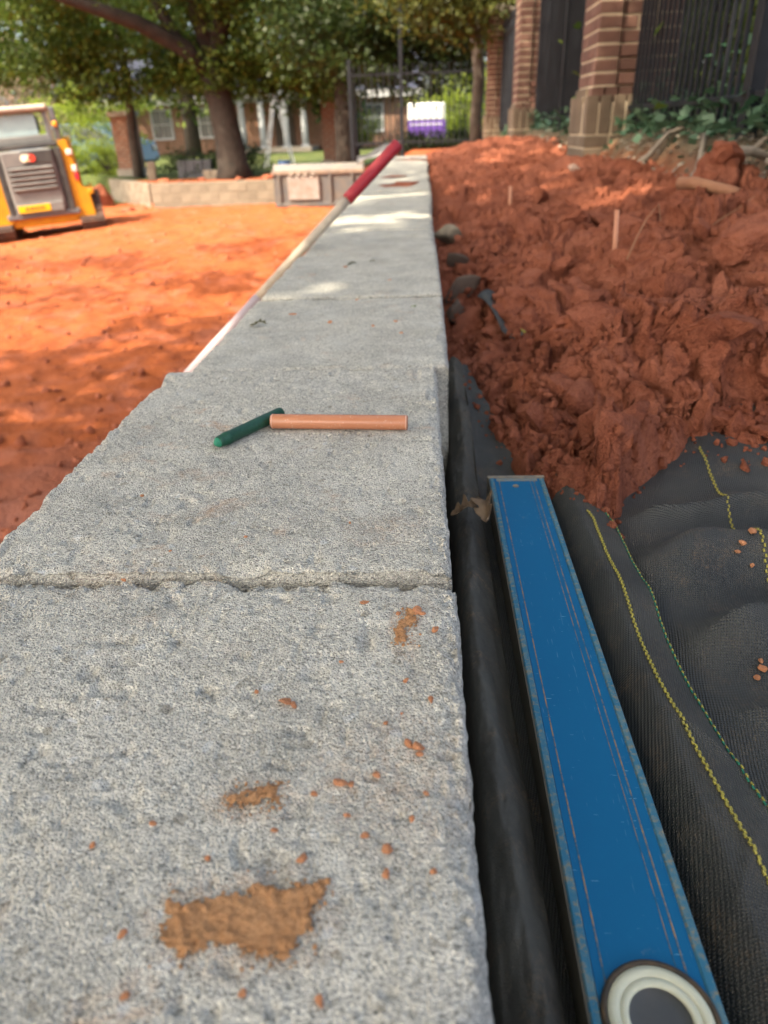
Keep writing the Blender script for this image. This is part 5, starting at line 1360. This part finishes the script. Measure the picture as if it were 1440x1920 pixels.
# ---- purple trailer
tr = thing("cargo_trailer", "small trailer with purple sides and white top behind the gate", "trailer", (-.55, 31.0, -.35))
M_PUR = pm("purple_paint", (.085, .035, .22), (.07, .03, .18), 2, .5, .1)
MB().box(0, 1.45, 0, 2.6, .12, .72, None, .03).build("lower_panel", M_PUR, tr); MB().box(.015, 1.435, .015, 2.58, .725, 1.32, None, .06).build("white_top", M_TRIM, tr)
mb = MB()
for i in range(11): mb.box(.12 + i * .11, .12 + i * .11 + .07, -.006, -.003, .58, .64)
mb.build("lettering", M_TRIM, tr)
for s in (-.06, 1.36):
    wv = MB().tube([(s, 1.3, .16), (s + .15, 1.3, .16)], .24, 18).build("wheel", M_BLKP, tr)
# ---- pale blue car
M_CAR = pm("pale_blue_paint", (.16, .26, .36), (.13, .22, .31), 1, .25, 0, spec=.7)
cz = gz(-11, 25)
ca = thing("parked_car", "pale blue car parked behind the loader, beside the lime bush", "car", (-13.0, 24.6, cz), (0, 0, rad(-6)))
MB().prism([(0, .25), (.05, .62), (.25, .78), (1.1, .84), (1.75, 1.36), (3.0, 1.38), (3.7, .92), (4.2, .80), (4.3, .30), (4.2, .22), (.1, .2)], 1, 0, 1.7).build("body", M_CAR, ca)
MB().prism([(1.28, .88), (1.80, 1.30), (2.35, 1.32), (2.35, .90)], 1, -.01, 1.71).build("window", M_WIN, ca); MB().prism([(2.42, .90), (2.42, 1.32), (2.95, 1.32), (3.50, .94)], 1, -.01, 1.71).build("window", M_WIN, ca)
for x in (.85, 3.45):
    for y in (-.02, 1.5):
        wh = MB().tube([(x, y, .31), (x, y + .22, .31)], .32, 20).build("wheel", M_BLKP, ca); MB().tube([(x, y - .005, .31), (x, y + .02, .31)], .19, 16).build("hubcap", M_LGREY, wh)
for y in (.15, 1.35): MB().box(4.22, 4.31, y, y + .25, .55, .70, None, .02).build("headlight", M_LAMPW, ca)
# ---- paver stacks and debris on the bank
def pallet_stack(label, x, y, nx, nz, m, rz):
    t = thing("block_stack", label, "block stack", (x, y, gz(x, y)), (0, 0, rz))
    me = MB().box(0, .20, 0, .22, 0, .10, None, .008).mesh("stacked_block")
    for k in range(nz):
        for i in range(nx): link("stacked_block", me, m, t, (i * .215 + R.uniform(-.01, .01), R.uniform(-.01, .01), k * .103))
pallet_stack("small stack of tan paving blocks on the bank by the pier", -6.75, 19.2, 1, 4, M_TAN, .2)
pallet_stack("low row of tan paving blocks near the forked tree foot", -5.35, 19.1, 2, 2, M_TAN, -.3)
pallet_stack("dark grey block stack behind the paving blocks", -6.2, 19.9, 4, 4, M_GREYP, .1)
# ---- soil mound at the pit corner
o = link("clay_mound", clod_mesh(4, 88, "clay_mound", .3, 1), M_CLAY, None, (-8.15, 19.2, gz(-8.15, 19.2) + .12), (0, 0, .4)); o.scale = (.45, .5, .55); tag(o, "rounded tan soil mound at the foot of the brick gate pier", "soil mound")
